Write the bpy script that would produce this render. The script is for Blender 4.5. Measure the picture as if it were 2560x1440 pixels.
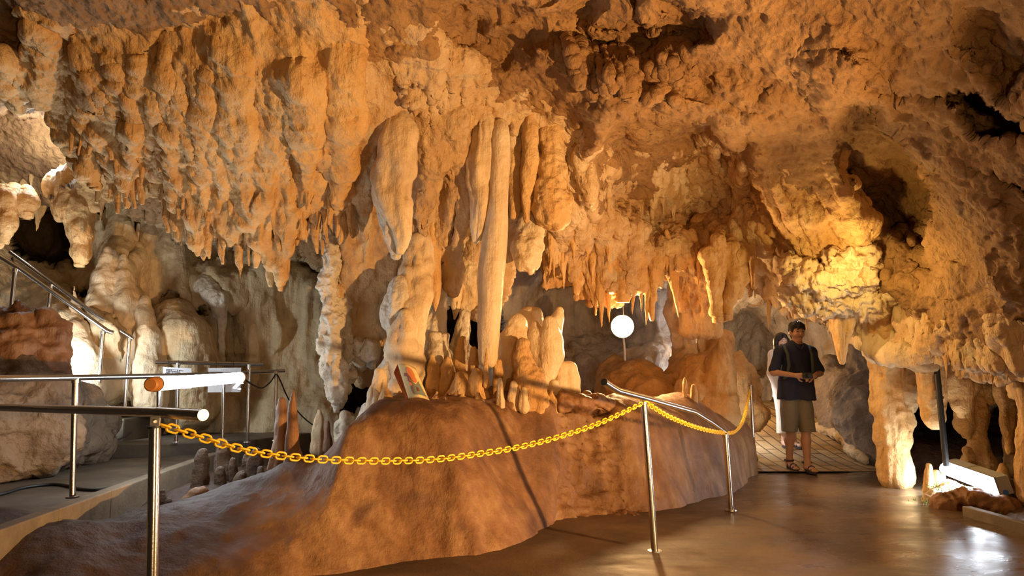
import bpy, math, random
import numpy as np
import openvdb
from mathutils import Vector, Matrix
for o in list(bpy.data.objects): bpy.data.objects.remove(o)
scene = bpy.context.scene
COL = scene.collection
random.seed(7)
R = math.radians
# ------------------------------------------------------------------ camera, world, exposure
CAMZ = 1.11; PITCH = R(7.2); FPX = 2560*24/36.0
cs, sn = math.cos(PITCH), math.sin(PITCH)
cam_d = bpy.data.cameras.new('camera'); cam_d.lens = 24; cam_d.sensor_width = 36; cam_d.clip_start = .05; cam_d.clip_end = 200
cam = bpy.data.objects.new('camera', cam_d); COL.objects.link(cam)
cam.location = (0, 0, CAMZ); cam.rotation_euler = (math.pi/2+PITCH, 0, 0)
scene.camera = cam
scene.view_settings.view_transform = 'Standard'; scene.view_settings.look = 'None'
scene.view_settings.gamma = 1; scene.view_settings.use_curve_mapping = False
scene.view_settings.exposure = 0.0
w = bpy.data.worlds.new('cave_world'); scene.world = w; w.use_nodes = True
w.node_tree.nodes['Background'].inputs[0].default_value = (1.0, .62, .34, 1)
w.node_tree.nodes['Background'].inputs[1].default_value = .025

def P(px, py, Y):
    """point of the place that the photograph shows at (px, py), Y metres ahead"""
    u = (px-1280)/FPX; v = (720-py)/FPX
    k = Y/(cs-sn*v)
    return Vector((u*k, Y, CAMZ+(sn+cs*v)*k))
def G(px, py, z=0.0):
    """point at height z that the photograph shows at (px, py)"""
    u = (px-1280)/FPX; v = (720-py)/FPX
    k = (z-CAMZ)/(sn+cs*v)
    return Vector((u*k, (cs-sn*v)*k, z))
def W2P(X, Y, Z):
    f = Y*cs+(Z-CAMZ)*sn; f = np.maximum(f, .15); up = -Y*sn+(Z-CAMZ)*cs
    return 1280+FPX*X/f, 720-FPX*up/f

# ------------------------------------------------------------------ lights of the cave and an added fill
WARM = (1.0, .56, .22); COOL = (.80, .90, 1.0)
def lamp(kind, name, loc, energy, color, size=.1, target=None, angle=None, blend=.5, size_y=None):
    d = bpy.data.lights.new(name, kind); d.energy = energy; d.color = color
    if kind == 'AREA':
        d.size = size
        if size_y: d.shape = 'RECTANGLE'; d.size_y = size_y
    else: d.shadow_soft_size = size
    if kind == 'SPOT': d.spot_size = R(angle or 90); d.spot_blend = blend
    o = bpy.data.objects.new(name, d); COL.objects.link(o); o.location = loc
    if target is not None: o.rotation_euler = (Vector(target)-Vector(loc)).to_track_quat('-Z', 'Y').to_euler()
    return o
# floodlight of the show path beside the visitor; the one behind is added fill
lamp('SPOT', 'floodlight_right', (3.1, 2.3, .62), 1350, WARM, .05, (-1.7, 5.4, 2.7), 100, .8)
lamp('SPOT', 'fill_behind', (.9, -.8, .5), 190, (1.0, .60, .27), .12, (1.0, 4.5, 3.2), 130, .7)  # unseen fill, added to brighten the right of the roof

# ------------------------------------------------------------------ noise
_rs = np.random.RandomState(11)
_perm = _rs.permutation(256).astype(np.int32); _perm = np.concatenate([_perm, _perm, _perm])
_val = _rs.uniform(-1, 1, 256).astype(np.float32)
def vnoise(x, y, z):
    xi = np.floor(x).astype(np.int32); yi = np.floor(y).astype(np.int32); zi = np.floor(z).astype(np.int32)
    xf = (x-xi).astype(np.float32); yf = (y-yi).astype(np.float32); zf = (z-zi).astype(np.float32)
    u = xf*xf*xf*(xf*(xf*6-15)+10); v = yf*yf*yf*(yf*(yf*6-15)+10); t = zf*zf*zf*(zf*(zf*6-15)+10)
    xi &= 255; yi &= 255; zi &= 255
    def h(a, b, c): return _val[_perm[_perm[_perm[(xi+a) & 255]+((yi+b) & 255)]+((zi+c) & 255)]]
    x00 = h(0,0,0)*(1-u)+h(1,0,0)*u; x10 = h(0,1,0)*(1-u)+h(1,1,0)*u
    x01 = h(0,0,1)*(1-u)+h(1,0,1)*u; x11 = h(0,1,1)*(1-u)+h(1,1,1)*u
    return (x00*(1-v)+x10*v)*(1-t)+(x01*(1-v)+x11*v)*t
def fbm(p, f, octv=4, gain=.5, st=(1,1,1), off=0.0):
    s = np.zeros(len(p), np.float32); a = 1.0
    for i in range(octv):
        s += a*vnoise(p[:,0]*f*st[0]+off+17.3*i, p[:,1]*f*st[1]+off*1.7+5.1*i, p[:,2]*f*st[2]-off+9.7*i)
        f *= 2.03; a *= gain
    return s
def ridged(p, f, octv=3, gain=.5, st=(1,1,1), off=0.0):
    s = np.zeros(len(p), np.float32); a = 1.0
    for i in range(octv):
        s += a*(1-2*np.abs(vnoise(p[:,0]*f*st[0]+off+3.3*i, p[:,1]*f*st[1]+off*1.3+8.1*i, p[:,2]*f*st[2]-off+2.7*i)))
        f *= 2.1; a *= gain
    return s
def vert_normals(v, q):
    n = np.zeros_like(v)
    if q.shape[1] == 4: fn = np.cross(v[q[:,2]]-v[q[:,0]], v[q[:,3]]-v[q[:,1]])
    else: fn = np.cross(v[q[:,1]]-v[q[:,0]], v[q[:,2]]-v[q[:,0]])
    for k in range(q.shape[1]):
        for c in range(3): n[:,c] += np.bincount(q[:,k], fn[:,c], len(v))
    l = np.linalg.norm(n, axis=1, keepdims=True); l[l < 1e-9] = 1
    return n/l
def rough_up(v, q, amps):
    """amps: list of (kind, freq, amp, stretch, octaves)"""
    n = vert_normals(v, q); d = np.zeros(len(v), np.float32)
    for i, (kind, f, a, st, oc) in enumerate(amps):
        fn = ridged if kind == 'r' else fbm
        d += a*fn(v, f, oc, .5, st, 3.7*i)
    return v+n*d[:,None]

# ------------------------------------------------------------------ object helpers
def make_obj(name, me, mats, parent=None, loc=(0,0,0), smooth=True):
    if not isinstance(mats, (list, tuple)): mats = [mats]
    for m in mats: me.materials.append(m)
    if smooth: me.shade_smooth()
    o = bpy.data.objects.new(name, me); COL.objects.link(o); o.location = loc
    if parent is not None: o.parent = parent
    return o
def np_mesh(name, v, q, mats, parent=None, origin=None, smooth=True):
    """mesh from world-space vertices; origin = where the object's own origin stands"""
    v = np.asarray(v, np.float64)
    if origin is None: origin = Vector((0,0,0))
    origin = Vector(origin)
    base = world_of(parent) if parent is not None else Vector((0,0,0))
    me = bpy.data.meshes.new(name)
    vv = v-np.array(origin)
    q = np.asarray(q)
    me.vertices.add(len(vv)); me.vertices.foreach_set('co', vv.astype(np.float32).ravel())
    k = q.shape[1]
    me.loops.add(q.size); me.loops.foreach_set('vertex_index', q.astype(np.int32).ravel())
    me.polygons.add(len(q)); me.polygons.foreach_set('loop_start', np.arange(0, q.size, k, dtype=np.int32))
    me.update(calc_edges=True); me.validate()
    return make_obj(name, me, mats, parent, origin-base, smooth)
def world_of(o):
    p = Vector((0,0,0))
    while o is not None: p = p+o.location; o = o.parent
    return p
def tag(o, label=None, cat=None, group=None, kind=None):
    if label: o['label'] = label
    if cat: o['category'] = cat
    if group: o['group'] = group
    if kind: o['kind'] = kind
    return o
def empty(name, loc, label=None, cat=None, group=None):
    o = bpy.data.objects.new(name, None); COL.objects.link(o); o.location = loc; o.empty_display_size = .1
    return tag(o, label, cat, group)

class MB:
    """collects simple shapes (world coordinates) into one mesh"""
    def __init__(s): s.v = []; s.f = []; s.m = []; s.mi = 0
    def add(s, v, f):
        b = len(s.v); s.v += [tuple(x) for x in v]; s.f += [tuple(i+b for i in q) for q in f]; s.m += [s.mi]*len(f)
    def box(s, c, size, rot=None):
        c = Vector(c); x, y, z = [a/2 for a in size]
        pts = [Vector((sx*x, sy*y, sz*z)) for sx in (-1,1) for sy in (-1,1) for sz in (-1,1)]
        if rot is not None: pts = [rot @ p for p in pts]
        s.add([p+c for p in pts], [(0,1,3,2),(4,6,7,5),(0,4,5,1),(2,3,7,6),(0,2,6,4),(1,5,7,3)])
    def tube(s, pts, r, n=14, caps=True, closed=False):
        pts = [Vector(p) for p in pts]; N = len(pts)
        rr = list(r) if isinstance(r, (list, tuple, np.ndarray)) else [r]*N
        T = []
        for i in range(N):
            if closed: t = pts[(i+1) % N]-pts[i-1]
            else: t = pts[min(i+1, N-1)]-pts[max(i-1, 0)]
            T.append(t.normalized() if t.length > 1e-9 else Vector((0,0,1)))
        a = Vector((1,0,0)) if abs(T[0].x) < .9 else Vector((0,1,0))
        U = (a-T[0]*a.dot(T[0])).normalized(); vs = []
        for i in range(N):
            U = (U-T[i]*U.dot(T[i])).normalized(); V = T[i].cross(U)
            for k in range(n):
                an = 2*math.pi*k/n; vs.append(pts[i]+(U*math.cos(an)+V*math.sin(an))*rr[i])
        fs = []
        M = N if closed else N-1
        for i in range(M):
            j = (i+1) % N
            for k in range(n): fs.append((i*n+k, i*n+(k+1) % n, j*n+(k+1) % n, j*n+k))
        if caps and not closed:
            fs.append(tuple(reversed(range(n)))); fs.append(tuple((N-1)*n+k for k in range(n)))
        s.add(vs, fs)
    def build(s, name, mats, parent=None, origin=None, smooth=True, bevel=0, autos=True):
        base = world_of(parent) if parent is not None else Vector((0,0,0))
        o3 = Vector(origin) if origin is not None else base
        me = bpy.data.meshes.new(name)
        me.from_pydata([tuple(Vector(p)-o3) for p in s.v], [], s.f); me.update()
        if not isinstance(mats, (list, tuple)): mats = [mats]
        for m in mats: me.materials.append(m)
        if len(mats) > 1: me.polygons.foreach_set('material_index', s.m)
        if smooth:
            me.shade_smooth()
            if autos: me.set_sharp_from_angle(angle=R(38))
        o = bpy.data.objects.new(name, me); COL.objects.link(o); o.location = o3-base
        if parent is not None: o.parent = parent
        if bevel:
            b = o.modifiers.new('bevel', 'BEVEL'); b.width = bevel; b.segments = 2; b.limit_method = 'ANGLE'
        return o

# ------------------------------------------------------------------ materials
def new_mat(name):
    m = bpy.data.materials.new(name); m.use_nodes = True
    nt = m.node_tree; b = nt.nodes['Principled BSDF']
    return m, nt, b
def simple(name, col, rough=.5, metal=0, emis=None, estr=0, bump=0, bscale=60, alpha=1, spec=.5, trans=0):
    m, nt, b = new_mat(name)
    b.inputs['Base Color'].default_value = (*col, 1); b.inputs['Roughness'].default_value = rough
    b.inputs['Metallic'].default_value = metal; b.inputs['Specular IOR Level'].default_value = spec
    if trans: b.inputs['Transmission Weight'].default_value = trans
    if emis: b.inputs['Emission Color'].default_value = (*emis, 1); b.inputs['Emission Strength'].default_value = estr
    tc = nt.nodes.new('ShaderNodeTexCoord'); n = nt.nodes.new('ShaderNodeTexNoise'); n.inputs['Scale'].default_value = bscale; n.inputs['Detail'].default_value = 5
    nt.links.new(tc.outputs['Object'], n.inputs['Vector'])
    mx = nt.nodes.new('ShaderNodeMix'); mx.data_type = 'RGBA'
    mx.inputs[6].default_value = (*[c*.85 for c in col], 1); mx.inputs[7].default_value = (*[min(1, c*1.12) for c in col], 1)
    nt.links.new(n.outputs['Fac'], mx.inputs[0]); nt.links.new(mx.outputs[2], b.inputs['Base Color'])
    if bump:
        bp = nt.nodes.new('ShaderNodeBump'); bp.inputs['Strength'].default_value = bump; bp.inputs['Distance'].default_value = .01
        nt.links.new(n.outputs['Fac'], bp.inputs['Height']); nt.links.new(bp.outputs['Normal'], b.inputs['Normal'])
    return m
def rock(name, dark, mid, light, bump=.6, dist=.02, fscale=9, streak=False, rough=(.45,.8), spots=None, pit=0.0, large=.7, left=None):
    """wet limestone: three tones by noise, optional vertical streaks, layered bump, world-sized grain"""
    m, nt, b = new_mat(name); N, L = nt.nodes, nt.links
    geo = N.new('ShaderNodeNewGeometry')
    def noise(scale, det=6, ro=.6, vec=None, dis=0):
        n = N.new('ShaderNodeTexNoise'); n.inputs['Scale'].default_value = scale; n.inputs['Detail'].default_value = det
        n.inputs['Roughness'].default_value = ro; n.inputs['Distortion'].default_value = dis
        L.new(vec if vec is not None else geo.outputs['Position'], n.inputs['Vector']); return n.outputs['Fac']
    mp = N.new('ShaderNodeMapping'); mp.inputs['Scale'].default_value = (1, 1, .12); L.new(geo.outputs['Position'], mp.inputs['Vector'])
    def math_(op, a, b_):
        n = N.new('ShaderNodeMath'); n.operation = op
        for i, x in enumerate((a, b_)):
            if isinstance(x, (int, float)): n.inputs[i].default_value = x
            else: L.new(x, n.inputs[i])
        return n.outputs[0]
    big = noise(large, 5, .65, None, .4)
    fine = noise(fscale, 8, .72)
    sv = noise(7 if streak else 3, 5, .6, mp.outputs[0])
    mixf = math_('ADD', math_('MULTIPLY', big, .55), math_('MULTIPLY', fine, .25))
    mixf = math_('ADD', mixf, math_('MULTIPLY', sv, .35 if streak else .2))
    cr = N.new('ShaderNodeValToRGB'); e = cr.color_ramp.elements
    e[0].position = .42; e[0].color = (*dark, 1); e[1].position = .70; e[1].color = (*light, 1)
    e2 = cr.color_ramp.elements.new(.56); e2.color = (*mid, 1)
    L.new(mixf, cr.inputs[0]); colr = cr.outputs[0]
    if spots:
        sp = noise(spots[1], 3, .5, None, .6); r2 = N.new('ShaderNodeValToRGB')
        r2.color_ramp.elements[0].position = spots[2]; r2.color_ramp.elements[0].color = (0,0,0,1)
        r2.color_ramp.elements[1].position = spots[2]+.09; r2.color_ramp.elements[1].color = (1,1,1,1)
        L.new(sp, r2.inputs[0]); mx = N.new('ShaderNodeMix'); mx.data_type = 'RGBA'
        L.new(r2.outputs[0], mx.inputs[0]); L.new(colr, mx.inputs[6]); mx.inputs[7].default_value = (*spots[0], 1); colr = mx.outputs[2]
    if left:      # another colour takes over towards -x: left = (colour, x, width)
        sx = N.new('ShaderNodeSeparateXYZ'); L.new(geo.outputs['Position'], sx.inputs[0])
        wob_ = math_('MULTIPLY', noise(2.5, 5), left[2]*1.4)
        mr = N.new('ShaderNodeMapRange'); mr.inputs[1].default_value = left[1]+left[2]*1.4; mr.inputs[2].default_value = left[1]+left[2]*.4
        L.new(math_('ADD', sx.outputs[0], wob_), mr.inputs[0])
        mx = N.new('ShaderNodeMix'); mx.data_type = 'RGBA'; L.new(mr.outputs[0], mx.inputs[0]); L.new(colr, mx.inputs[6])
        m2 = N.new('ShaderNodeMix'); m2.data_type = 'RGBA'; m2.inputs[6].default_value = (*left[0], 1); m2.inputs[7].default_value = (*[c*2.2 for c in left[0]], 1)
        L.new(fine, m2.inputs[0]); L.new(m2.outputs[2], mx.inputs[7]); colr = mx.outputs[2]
    L.new(colr, b.inputs['Base Color'])
    rr = N.new('ShaderNodeMapRange'); rr.inputs[3].default_value = rough[0]; rr.inputs[4].default_value = rough[1]
    rr.inputs[1].default_value = .3; rr.inputs[2].default_value = .7
    L.new(noise(2.3, 4), rr.inputs[0]); L.new(rr.outputs[0], b.inputs['Roughness'])
    h = math_('ADD', math_('MULTIPLY', noise(6, 6, .6), 1.0), math_('MULTIPLY', noise(30, 7, .7), .35))
    if streak: h = math_('ADD', h, math_('MULTIPLY', noise(26, 4, .6, mp.outputs[0]), .45))
    if pit:
        vo = N.new('ShaderNodeTexVoronoi'); vo.inputs['Scale'].default_value = 22; vo.feature = 'SMOOTH_F1'
        wn = N.new('ShaderNodeTexNoise'); wn.inputs['Scale'].default_value = 5; L.new(geo.outputs['Position'], wn.inputs['Vector'])
        va = N.new('ShaderNodeMixRGB'); va.inputs[0].default_value = .12; L.new(geo.outputs['Position'], va.inputs[1]); L.new(wn.outputs['Color'], va.inputs[2])
        L.new(va.outputs[0], vo.inputs['Vector']); h = math_('ADD', h, math_('MULTIPLY', vo.outputs['Distance'], pit))
    bp = N.new('ShaderNodeBump'); bp.inputs['Strength'].default_value = bump; bp.inputs['Distance'].default_value = dist*2
    L.new(h, bp.inputs['Height']); L.new(bp.outputs['Normal'], b.inputs['Normal'])
    return m
M = {}
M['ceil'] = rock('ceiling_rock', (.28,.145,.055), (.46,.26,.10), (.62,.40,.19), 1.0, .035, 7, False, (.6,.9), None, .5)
M['curtain'] = rock('curtain_rock', (.48,.25,.085), (.69,.41,.155), (.82,.57,.28), 1.0, .024, 8, True, (.40,.75), None, .3)
M['gold'] = rock('golden_flowstone', (.38,.21,.09), (.62,.40,.19), (.80,.61,.37), 1.0, .026, 7, True, (.35,.7), ((.60,.48,.30), 2.2, .6), .35)
M['cream'] = rock('cream_flowstone', (.50,.33,.17), (.72,.54,.32), (.84,.71,.50), .9, .016, 9, True, (.3,.6))
M['back'] = rock('back_wall_rock', (.30,.19,.09), (.57,.42,.23), (.83,.67,.40), .9, .024, 5, True, (.4,.7), ((.40,.42,.22), .9, .66))
M['brown'] = rock('pedestal_rock', (.15,.065,.028), (.27,.13,.055), (.38,.22,.10), .7, .014, 4, True, (.35,.6), ((.11,.05,.026), 1.6, .6), .05)
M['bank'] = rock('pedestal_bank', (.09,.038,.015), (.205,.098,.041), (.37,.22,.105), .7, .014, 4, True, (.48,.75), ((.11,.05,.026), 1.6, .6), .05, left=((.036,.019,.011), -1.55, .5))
M['muddy'] = rock('muddy_ground', (.08,.045,.025), (.14,.085,.045), (.26,.17,.10), 1, .03, 9, False, (.25,.7), None, .3)
M['grey'] = rock('grey_brown_rock', (.16,.11,.07), (.33,.25,.17), (.55,.46,.35), 1, .03, 5, False, (.5,.8), None, .5)
M['back2'] = rock('passage_rock', (.32,.25,.18), (.60,.53,.44), (.82,.77,.68), 1, .026, 7, True, (.4,.7), ((.50,.33,.16), 1.1, .56), .2)
M['white'] = rock('pale_coral_rock', (.60,.50,.36), (.80,.72,.58), (.90,.86,.76), 1, .024, 14, False, (.3,.6), None, .6)
# ------------------------------------------------------------------ the cave shell
# how far the rock stands: (px, py, metres) read from the photograph
CP = [(-500,-1600,1.6),(600,-1600,1.5),(1400,-1600,1.4),(2200,-1600,1.2),(3060,-1600,.9),
 (-500,-900,2.3),(600,-900,2.2),(1400,-900,2.1),(2200,-900,1.8),(3060,-900,1.3),
 (-500,-400,3.2),(300,-400,3.3),(1200,-400,3.2),(1900,-400,2.9),(2560,-400,2.3),(3060,-400,1.9),
 (-500,0,4.4),(0,0,4.5),(500,0,4.4),(1000,0,4.3),(1500,0,4.4),(2000,0,3.9),(2560,0,3.0),(3060,0,2.5),
 (-500,200,5.2),(0,200,5.2),(300,200,5.2),(600,200,5.2),(1000,200,5.3),(1400,200,5.4),(1700,200,5.0),(2100,200,4.4),(2560,200,3.6),(3060,200,2.9),
 (-500,400,6.0),(0,400,6.3),(300,400,6.3),(600,400,6.1),(1000,400,6.3),(1300,400,6.5),(1500,430,6.3),(1750,400,6.2),(2000,400,5.6),(2300,400,4.9),(2560,400,4.1),(3060,400,3.2),
 (600,600,6.8),(1000,600,7.0),(1200,600,7.0),(1400,600,7.0),(1650,600,7.2),(1900,600,6.8),(2150,600,6.4),(2350,600,5.4),(2560,600,4.6),(3060,600,3.4),
 (1900,780,7.6),(2150,760,7.0),(2300,800,6.0),(2560,800,5.1),(3060,800,3.7),(2430,860,5.7),(2560,900,5.2),(3060,1000,3.8)]
# the lower shell: back walls, passage, alcove
CB = [(-500,300,7.2),(0,300,7.6),(-500,700,6.4),(-500,1100,4.6),(-500,1400,3.6),
 (0,560,8.6),(110,600,9.6),(230,600,8.6),(0,760,7.6),(200,760,8.2),(380,600,8.6),(520,600,8.6),(700,600,8.7),(800,700,8.8),
 (0,1000,6.3),(150,1000,6.9),(300,1000,7.9),(400,1040,8.2),(600,1040,8.4),(700,1060,8.3),(820,1060,8.2),(400,760,8.4),(600,800,8.6),(300,900,8.0),
 (0,1300,4.2),(300,1250,7.0),(700,1250,8),
 (880,900,8.8),(900,1000,8.9),(1000,760,8.8),(1100,700,9.0),(1150,880,10.2),(1260,900,9.5),(1380,760,10.0),(1450,900,10.0),(1550,800,10.5),(1300,1000,9.5),
 (1640,900,9.6),(1700,700,9.5),(1700,1000,10.0),(1760,880,11.0),(1800,750,11.0),(1850,870,12.6),(1900,780,12.0),(2000,780,12.0),(2000,1000,12.5),(2100,900,11.5),(2150,1000,10.8),(2200,800,10.5),
 (1900,1020,13),(2050,1080,11.5),(2150,1120,9.6),(2250,1000,9.4),(2350,950,9.2),(2450,1000,8.6),(2560,1000,8.0),(2300,1150,9.2),(2450,1150,8.2),(2560,1150,7.2),(2560,1250,6.0),
 (3060,900,6.4),(3060,1200,5.2),(1600,1250,9.5),(2100,1300,9),(1200,1300,9)]
EDGE = [(-500,505),(0,505),(90,500),(160,470),(220,440),(300,500),(450,560),(700,600),(900,680),(1000,760),(1100,700),(1250,640),(1350,610),(1420,650),(1550,690),(1680,680),(1760,640),(1850,640),(1920,720),(2000,760),(2100,770),(2200,800),(2280,870),(2400,880),(2560,905),(3060,1040)]
def rbf(pts, PX, PY):
    a = np.array(pts, float); n = len(a); c = a[:,:2]/1000
    K = np.linalg.norm(c[:,None]-c[None], axis=2)
    A = np.zeros((n+1, n+1)); A[:n,:n] = K; A[:n,n] = 1; A[n,:n] = 1
    sol = np.linalg.solve(A, np.append(a[:,2], 0))
    out = np.full(PX.shape, sol[n])
    for i in range(n): out += sol[i]*np.hypot(PX/1000-c[i,0], PY/1000-c[i,1])
    return out
def blur(a, k):
    for _ in range(k):
        b = np.pad(a, 1, mode='edge'); a = (b[1:-1,1:-1]*2+b[:-2,1:-1]+b[2:,1:-1]+b[1:-1,:-2]+b[1:-1,2:])/6
    return a
# lattice every 20 px
LX = np.arange(-520, 3081, 20.0); LY = np.arange(-1620, 1441, 20.0)
gx, gy = np.meshgrid(LX, LY)
TOPG = blur(rbf(CP, gx, gy), 6); BOTG = blur(rbf(CB, gx, gy), 3)
# hollows (+) and bulges (-) of the roof: px, py, rx, ry, degrees, metres, softness
DENT = [(1690,430,190,150,10,.75,.25),(1820,560,110,200,-30,.35,.5),(2220,430,95,190,-28,.75,.2),(2300,560,110,190,-38,.45,.4),(2000,420,110,110,0,.25,.6),
 (1600,60,200,70,0,.35,.4),(1540,40,50,50,0,-.25,.4),(1630,40,34,48,0,-.25,.4),(1240,80,110,80,0,.3,.6),(1150,90,60,70,20,.2,.5),
 (250,210,110,36,-25,.3,.4),(430,130,140,40,-28,.25,.4),(2490,300,90,40,15,.5,.2),(2390,250,60,20,0,.22,.2),(60,100,160,60,8,.3,.4),
 (2130,250,60,170,-24,-.18,.5),(2430,620,120,220,-40,-.2,.6),(1560,260,230,70,20,-.22,.5),(1900,300,260,60,12,-.15,.6),(1480,420,60,180,15,-.28,.5),
 (2250,800,80,60,0,.3,.5),(55,400,160,125,-8,1.15,.10),(2520,120,90,120,-40,.3,.5)]
# cracks (+) and ribs (-) of the roof: metres, half width px, points
LINES = [(.16,7,[(2190,235),(2260,228),(2330,238),(2400,246),(2440,262),(2500,290)]),(.10,6,[(2040,115),(2110,125),(2135,150),(2180,225),(2215,300),(2235,335)]),(.12,6,[(2440,410),(2500,440),(2560,480)]),(.12,8,[(60,70),(120,72),(170,88)]),
 (-.13,26,[(1480,500),(1490,400),(1540,310),(1660,272),(1780,300),(1870,400),(1950,520),(2000,640)]),(-.12,30,[(2130,150),(2190,230),(2230,330),(2330,470),(2410,600),(2510,760)]),(-.10,22,[(1700,265),(1850,300),(2000,330),(2120,322)]),(-.10,24,[(1000,130),(1160,110),(1290,60),(1420,0)]),(-.08,20,[(880,60),(830,0)])]
def lines(px, py):
    d = np.zeros(np.shape(px)); z0 = np.zeros(np.shape(px), np.float32)
    a32 = np.asarray(px, np.float32); b32 = np.asarray(py, np.float32)
    px = px+12*vnoise(a32/26, b32/26, z0+31.5); py = py+12*vnoise(a32/26, b32/26, z0+38.5)
    for dep, hw, pts in LINES:
        m = np.full(np.shape(px), 1e9)
        for (ax, ay), (bx, by) in zip(pts[:-1], pts[1:]):
            ex, ey = bx-ax, by-ay; t = np.clip(((px-ax)*ex+(py-ay)*ey)/(ex*ex+ey*ey), 0, 1); m = np.minimum(m, np.hypot(px-ax-ex*t, py-ay-ey*t))
        d = d+dep*np.exp(-(m/hw)**2)
    return d
def lat(grid, px, py):
    fx = np.clip((px-LX[0])/20, 0, len(LX)-1.001); fy = np.clip((py-LY[0])/20, 0, len(LY)-1.001)
    i = fx.astype(int); j = fy.astype(int); a = fx-i; b = fy-j
    return (grid[j,i]*(1-a)+grid[j,i+1]*a)*(1-b)+(grid[j+1,i]*(1-a)+grid[j+1,i+1]*a)*b
def dents(px, py, lst):
    d = np.zeros(np.shape(px)); a32 = np.asarray(px, np.float32); b32 = np.asarray(py, np.float32); z0 = np.zeros_like(a32)
    px = px+34*vnoise(a32/70, b32/70, z0+1.5)+14*vnoise(a32/24, b32/24, z0+4.5); py = py+34*vnoise(a32/70, b32/70, z0+8.5)+14*vnoise(a32/24, b32/24, z0+6.5)
    for (x, y, rx, ry, an, dep, soft) in lst:
        c, s = math.cos(R(an)), math.sin(R(an))
        u = ((px-x)*c+(py-y)*s)/rx; v = (-(px-x)*s+(py-y)*c)/ry
        r = np.sqrt(u*u+v*v); t = np.clip((1+soft-r)/(2*soft+1e-6), 0, 1); d = d+dep*t*t*(3-2*t)
    return d
# hollows of the lower shell (openings into the dark)
DENTB = [(110,600,95,75,10,3.2,.12),(275,505,28,26,0,.9,.2),(215,735,40,30,0,.8,.2),(455,755,40,18,0,.5,.2),(890,960,62,110,10,3,.12),(1145,850,56,105,10,5,.12),(1225,800,34,50,0,4,.15),
 (1450,760,150,110,0,.8,.4),(1840,860,95,85,0,1.6,.25),(2320,1090,80,115,0,4,.15),(2460,1120,130,95,0,4,.15),(520,560,30,40,0,.5,.3),(450,540,20,30,0,.5,.3),(590,600,80,70,0,.3,.4),(790,620,60,80,0,.5,.4),
 (450,850,85,110,0,-.45,.5),(300,800,60,150,0,-.5,.5),(300,600,50,110,0,-.45,.5),(430,620,60,140,5,-.3,.5),(540,720,60,60,0,-.3,.4),(640,700,60,160,0,-.2,.5),(190,860,110,120,20,-.55,.4),(110,820,80,120,0,-.4,.5)]
EX = np.array([e[0] for e in EDGE], float); EY = np.array([e[1] for e in EDGE], float)
def edge_y(px):
    px = np.asarray(px, float); z = np.zeros_like(px)
    return np.interp(px, EX, EY)+14*vnoise(px/38, z, z+3.3)+9*vnoise(px/14, z, z+7.3)
def shell_depth(px, py):
    top = lat(TOPG, px, py)+dents(px, py, DENT)+lines(px, py); bot = lat(BOTG, px, py)+dents(px, py, DENTB)
    t = np.clip((py-edge_y(px))/36, 0, 1); t = t*t*(3-2*t)
    bot = np.maximum(bot, top+.1*(1-t))
    return top*(1-t)+bot*t, t
def top_depth(px, py): return lat(TOPG, px, py)+dents(px, py, DENT)+(lines(px, py) if np.size(px) < 9 else 0)
def back_depth(px, py): return lat(BOTG, px, py)+dents(px, py, DENTB)
xs = np.concatenate([np.arange(-500, -20, 16), np.arange(-20, 2580, 4.0), np.arange(2580, 3061, 16)])
ys = np.concatenate([np.arange(-1600, -20, 20), np.arange(-20, 1260, 4.0), np.arange(1260, 1440, 16)])
GX, GY = np.meshgrid(xs, ys)
D, T = shell_depth(GX, GY)
u = (GX-1280)/FPX; v = (720-GY)/FPX; k = D/(cs-sn*v)
V = np.stack([u*k, D, CAMZ+(sn+cs*v)*k], axis=2).reshape(-1, 3)
h, wd = GX.shape
idx = np.arange(h*wd).reshape(h, wd)
Q = np.stack([idx[:-1,:-1], idx[1:,:-1], idx[1:,1:], idx[:-1,1:]], axis=2).reshape(-1, 4)
flo = np.array([V[Q[:,0]]]).mean()
nrm = vert_normals(V, Q)
tt = T.ravel(); pxr = GX.ravel(); pyr = GY.ravel()
# roof: pebbly rough rock, diagonal grain; walls: vertical flow ribs
dr = .055*fbm(V, 1.6, 3)+.014*ridged(V, 5.5, 3, .55)+.018*fbm(V, 15, 3, .65)
db = .05*fbm(V, 1.5, 3, .5, (1,1,.5), 4)+.05*ridged(V, 3.6, 3, .5, (1,1,.16), 2)+.012*fbm(V, 16, 3, .6, (1,1,.5))
V = V+nrm*(dr*(1-tt)+db*tt)[:,None]
qt = tt[Q].mean(1)
def sub(mask):
    q = Q[mask]; used = np.unique(q); mp = np.full(len(V), -1); mp[used] = np.arange(len(used))
    return V[used], mp[q]
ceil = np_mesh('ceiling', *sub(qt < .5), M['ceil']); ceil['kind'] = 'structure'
leftm = (pxr[Q].mean(1) < 900)
a = np_mesh('wall_left', *sub((qt >= .5) & leftm), M['back']); a['kind'] = 'structure'
a = np_mesh('wall_back', *sub((qt >= .5) & ~leftm), M['back2'] if 'back2' in M else M['back']); a['kind'] = 'structure'

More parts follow.
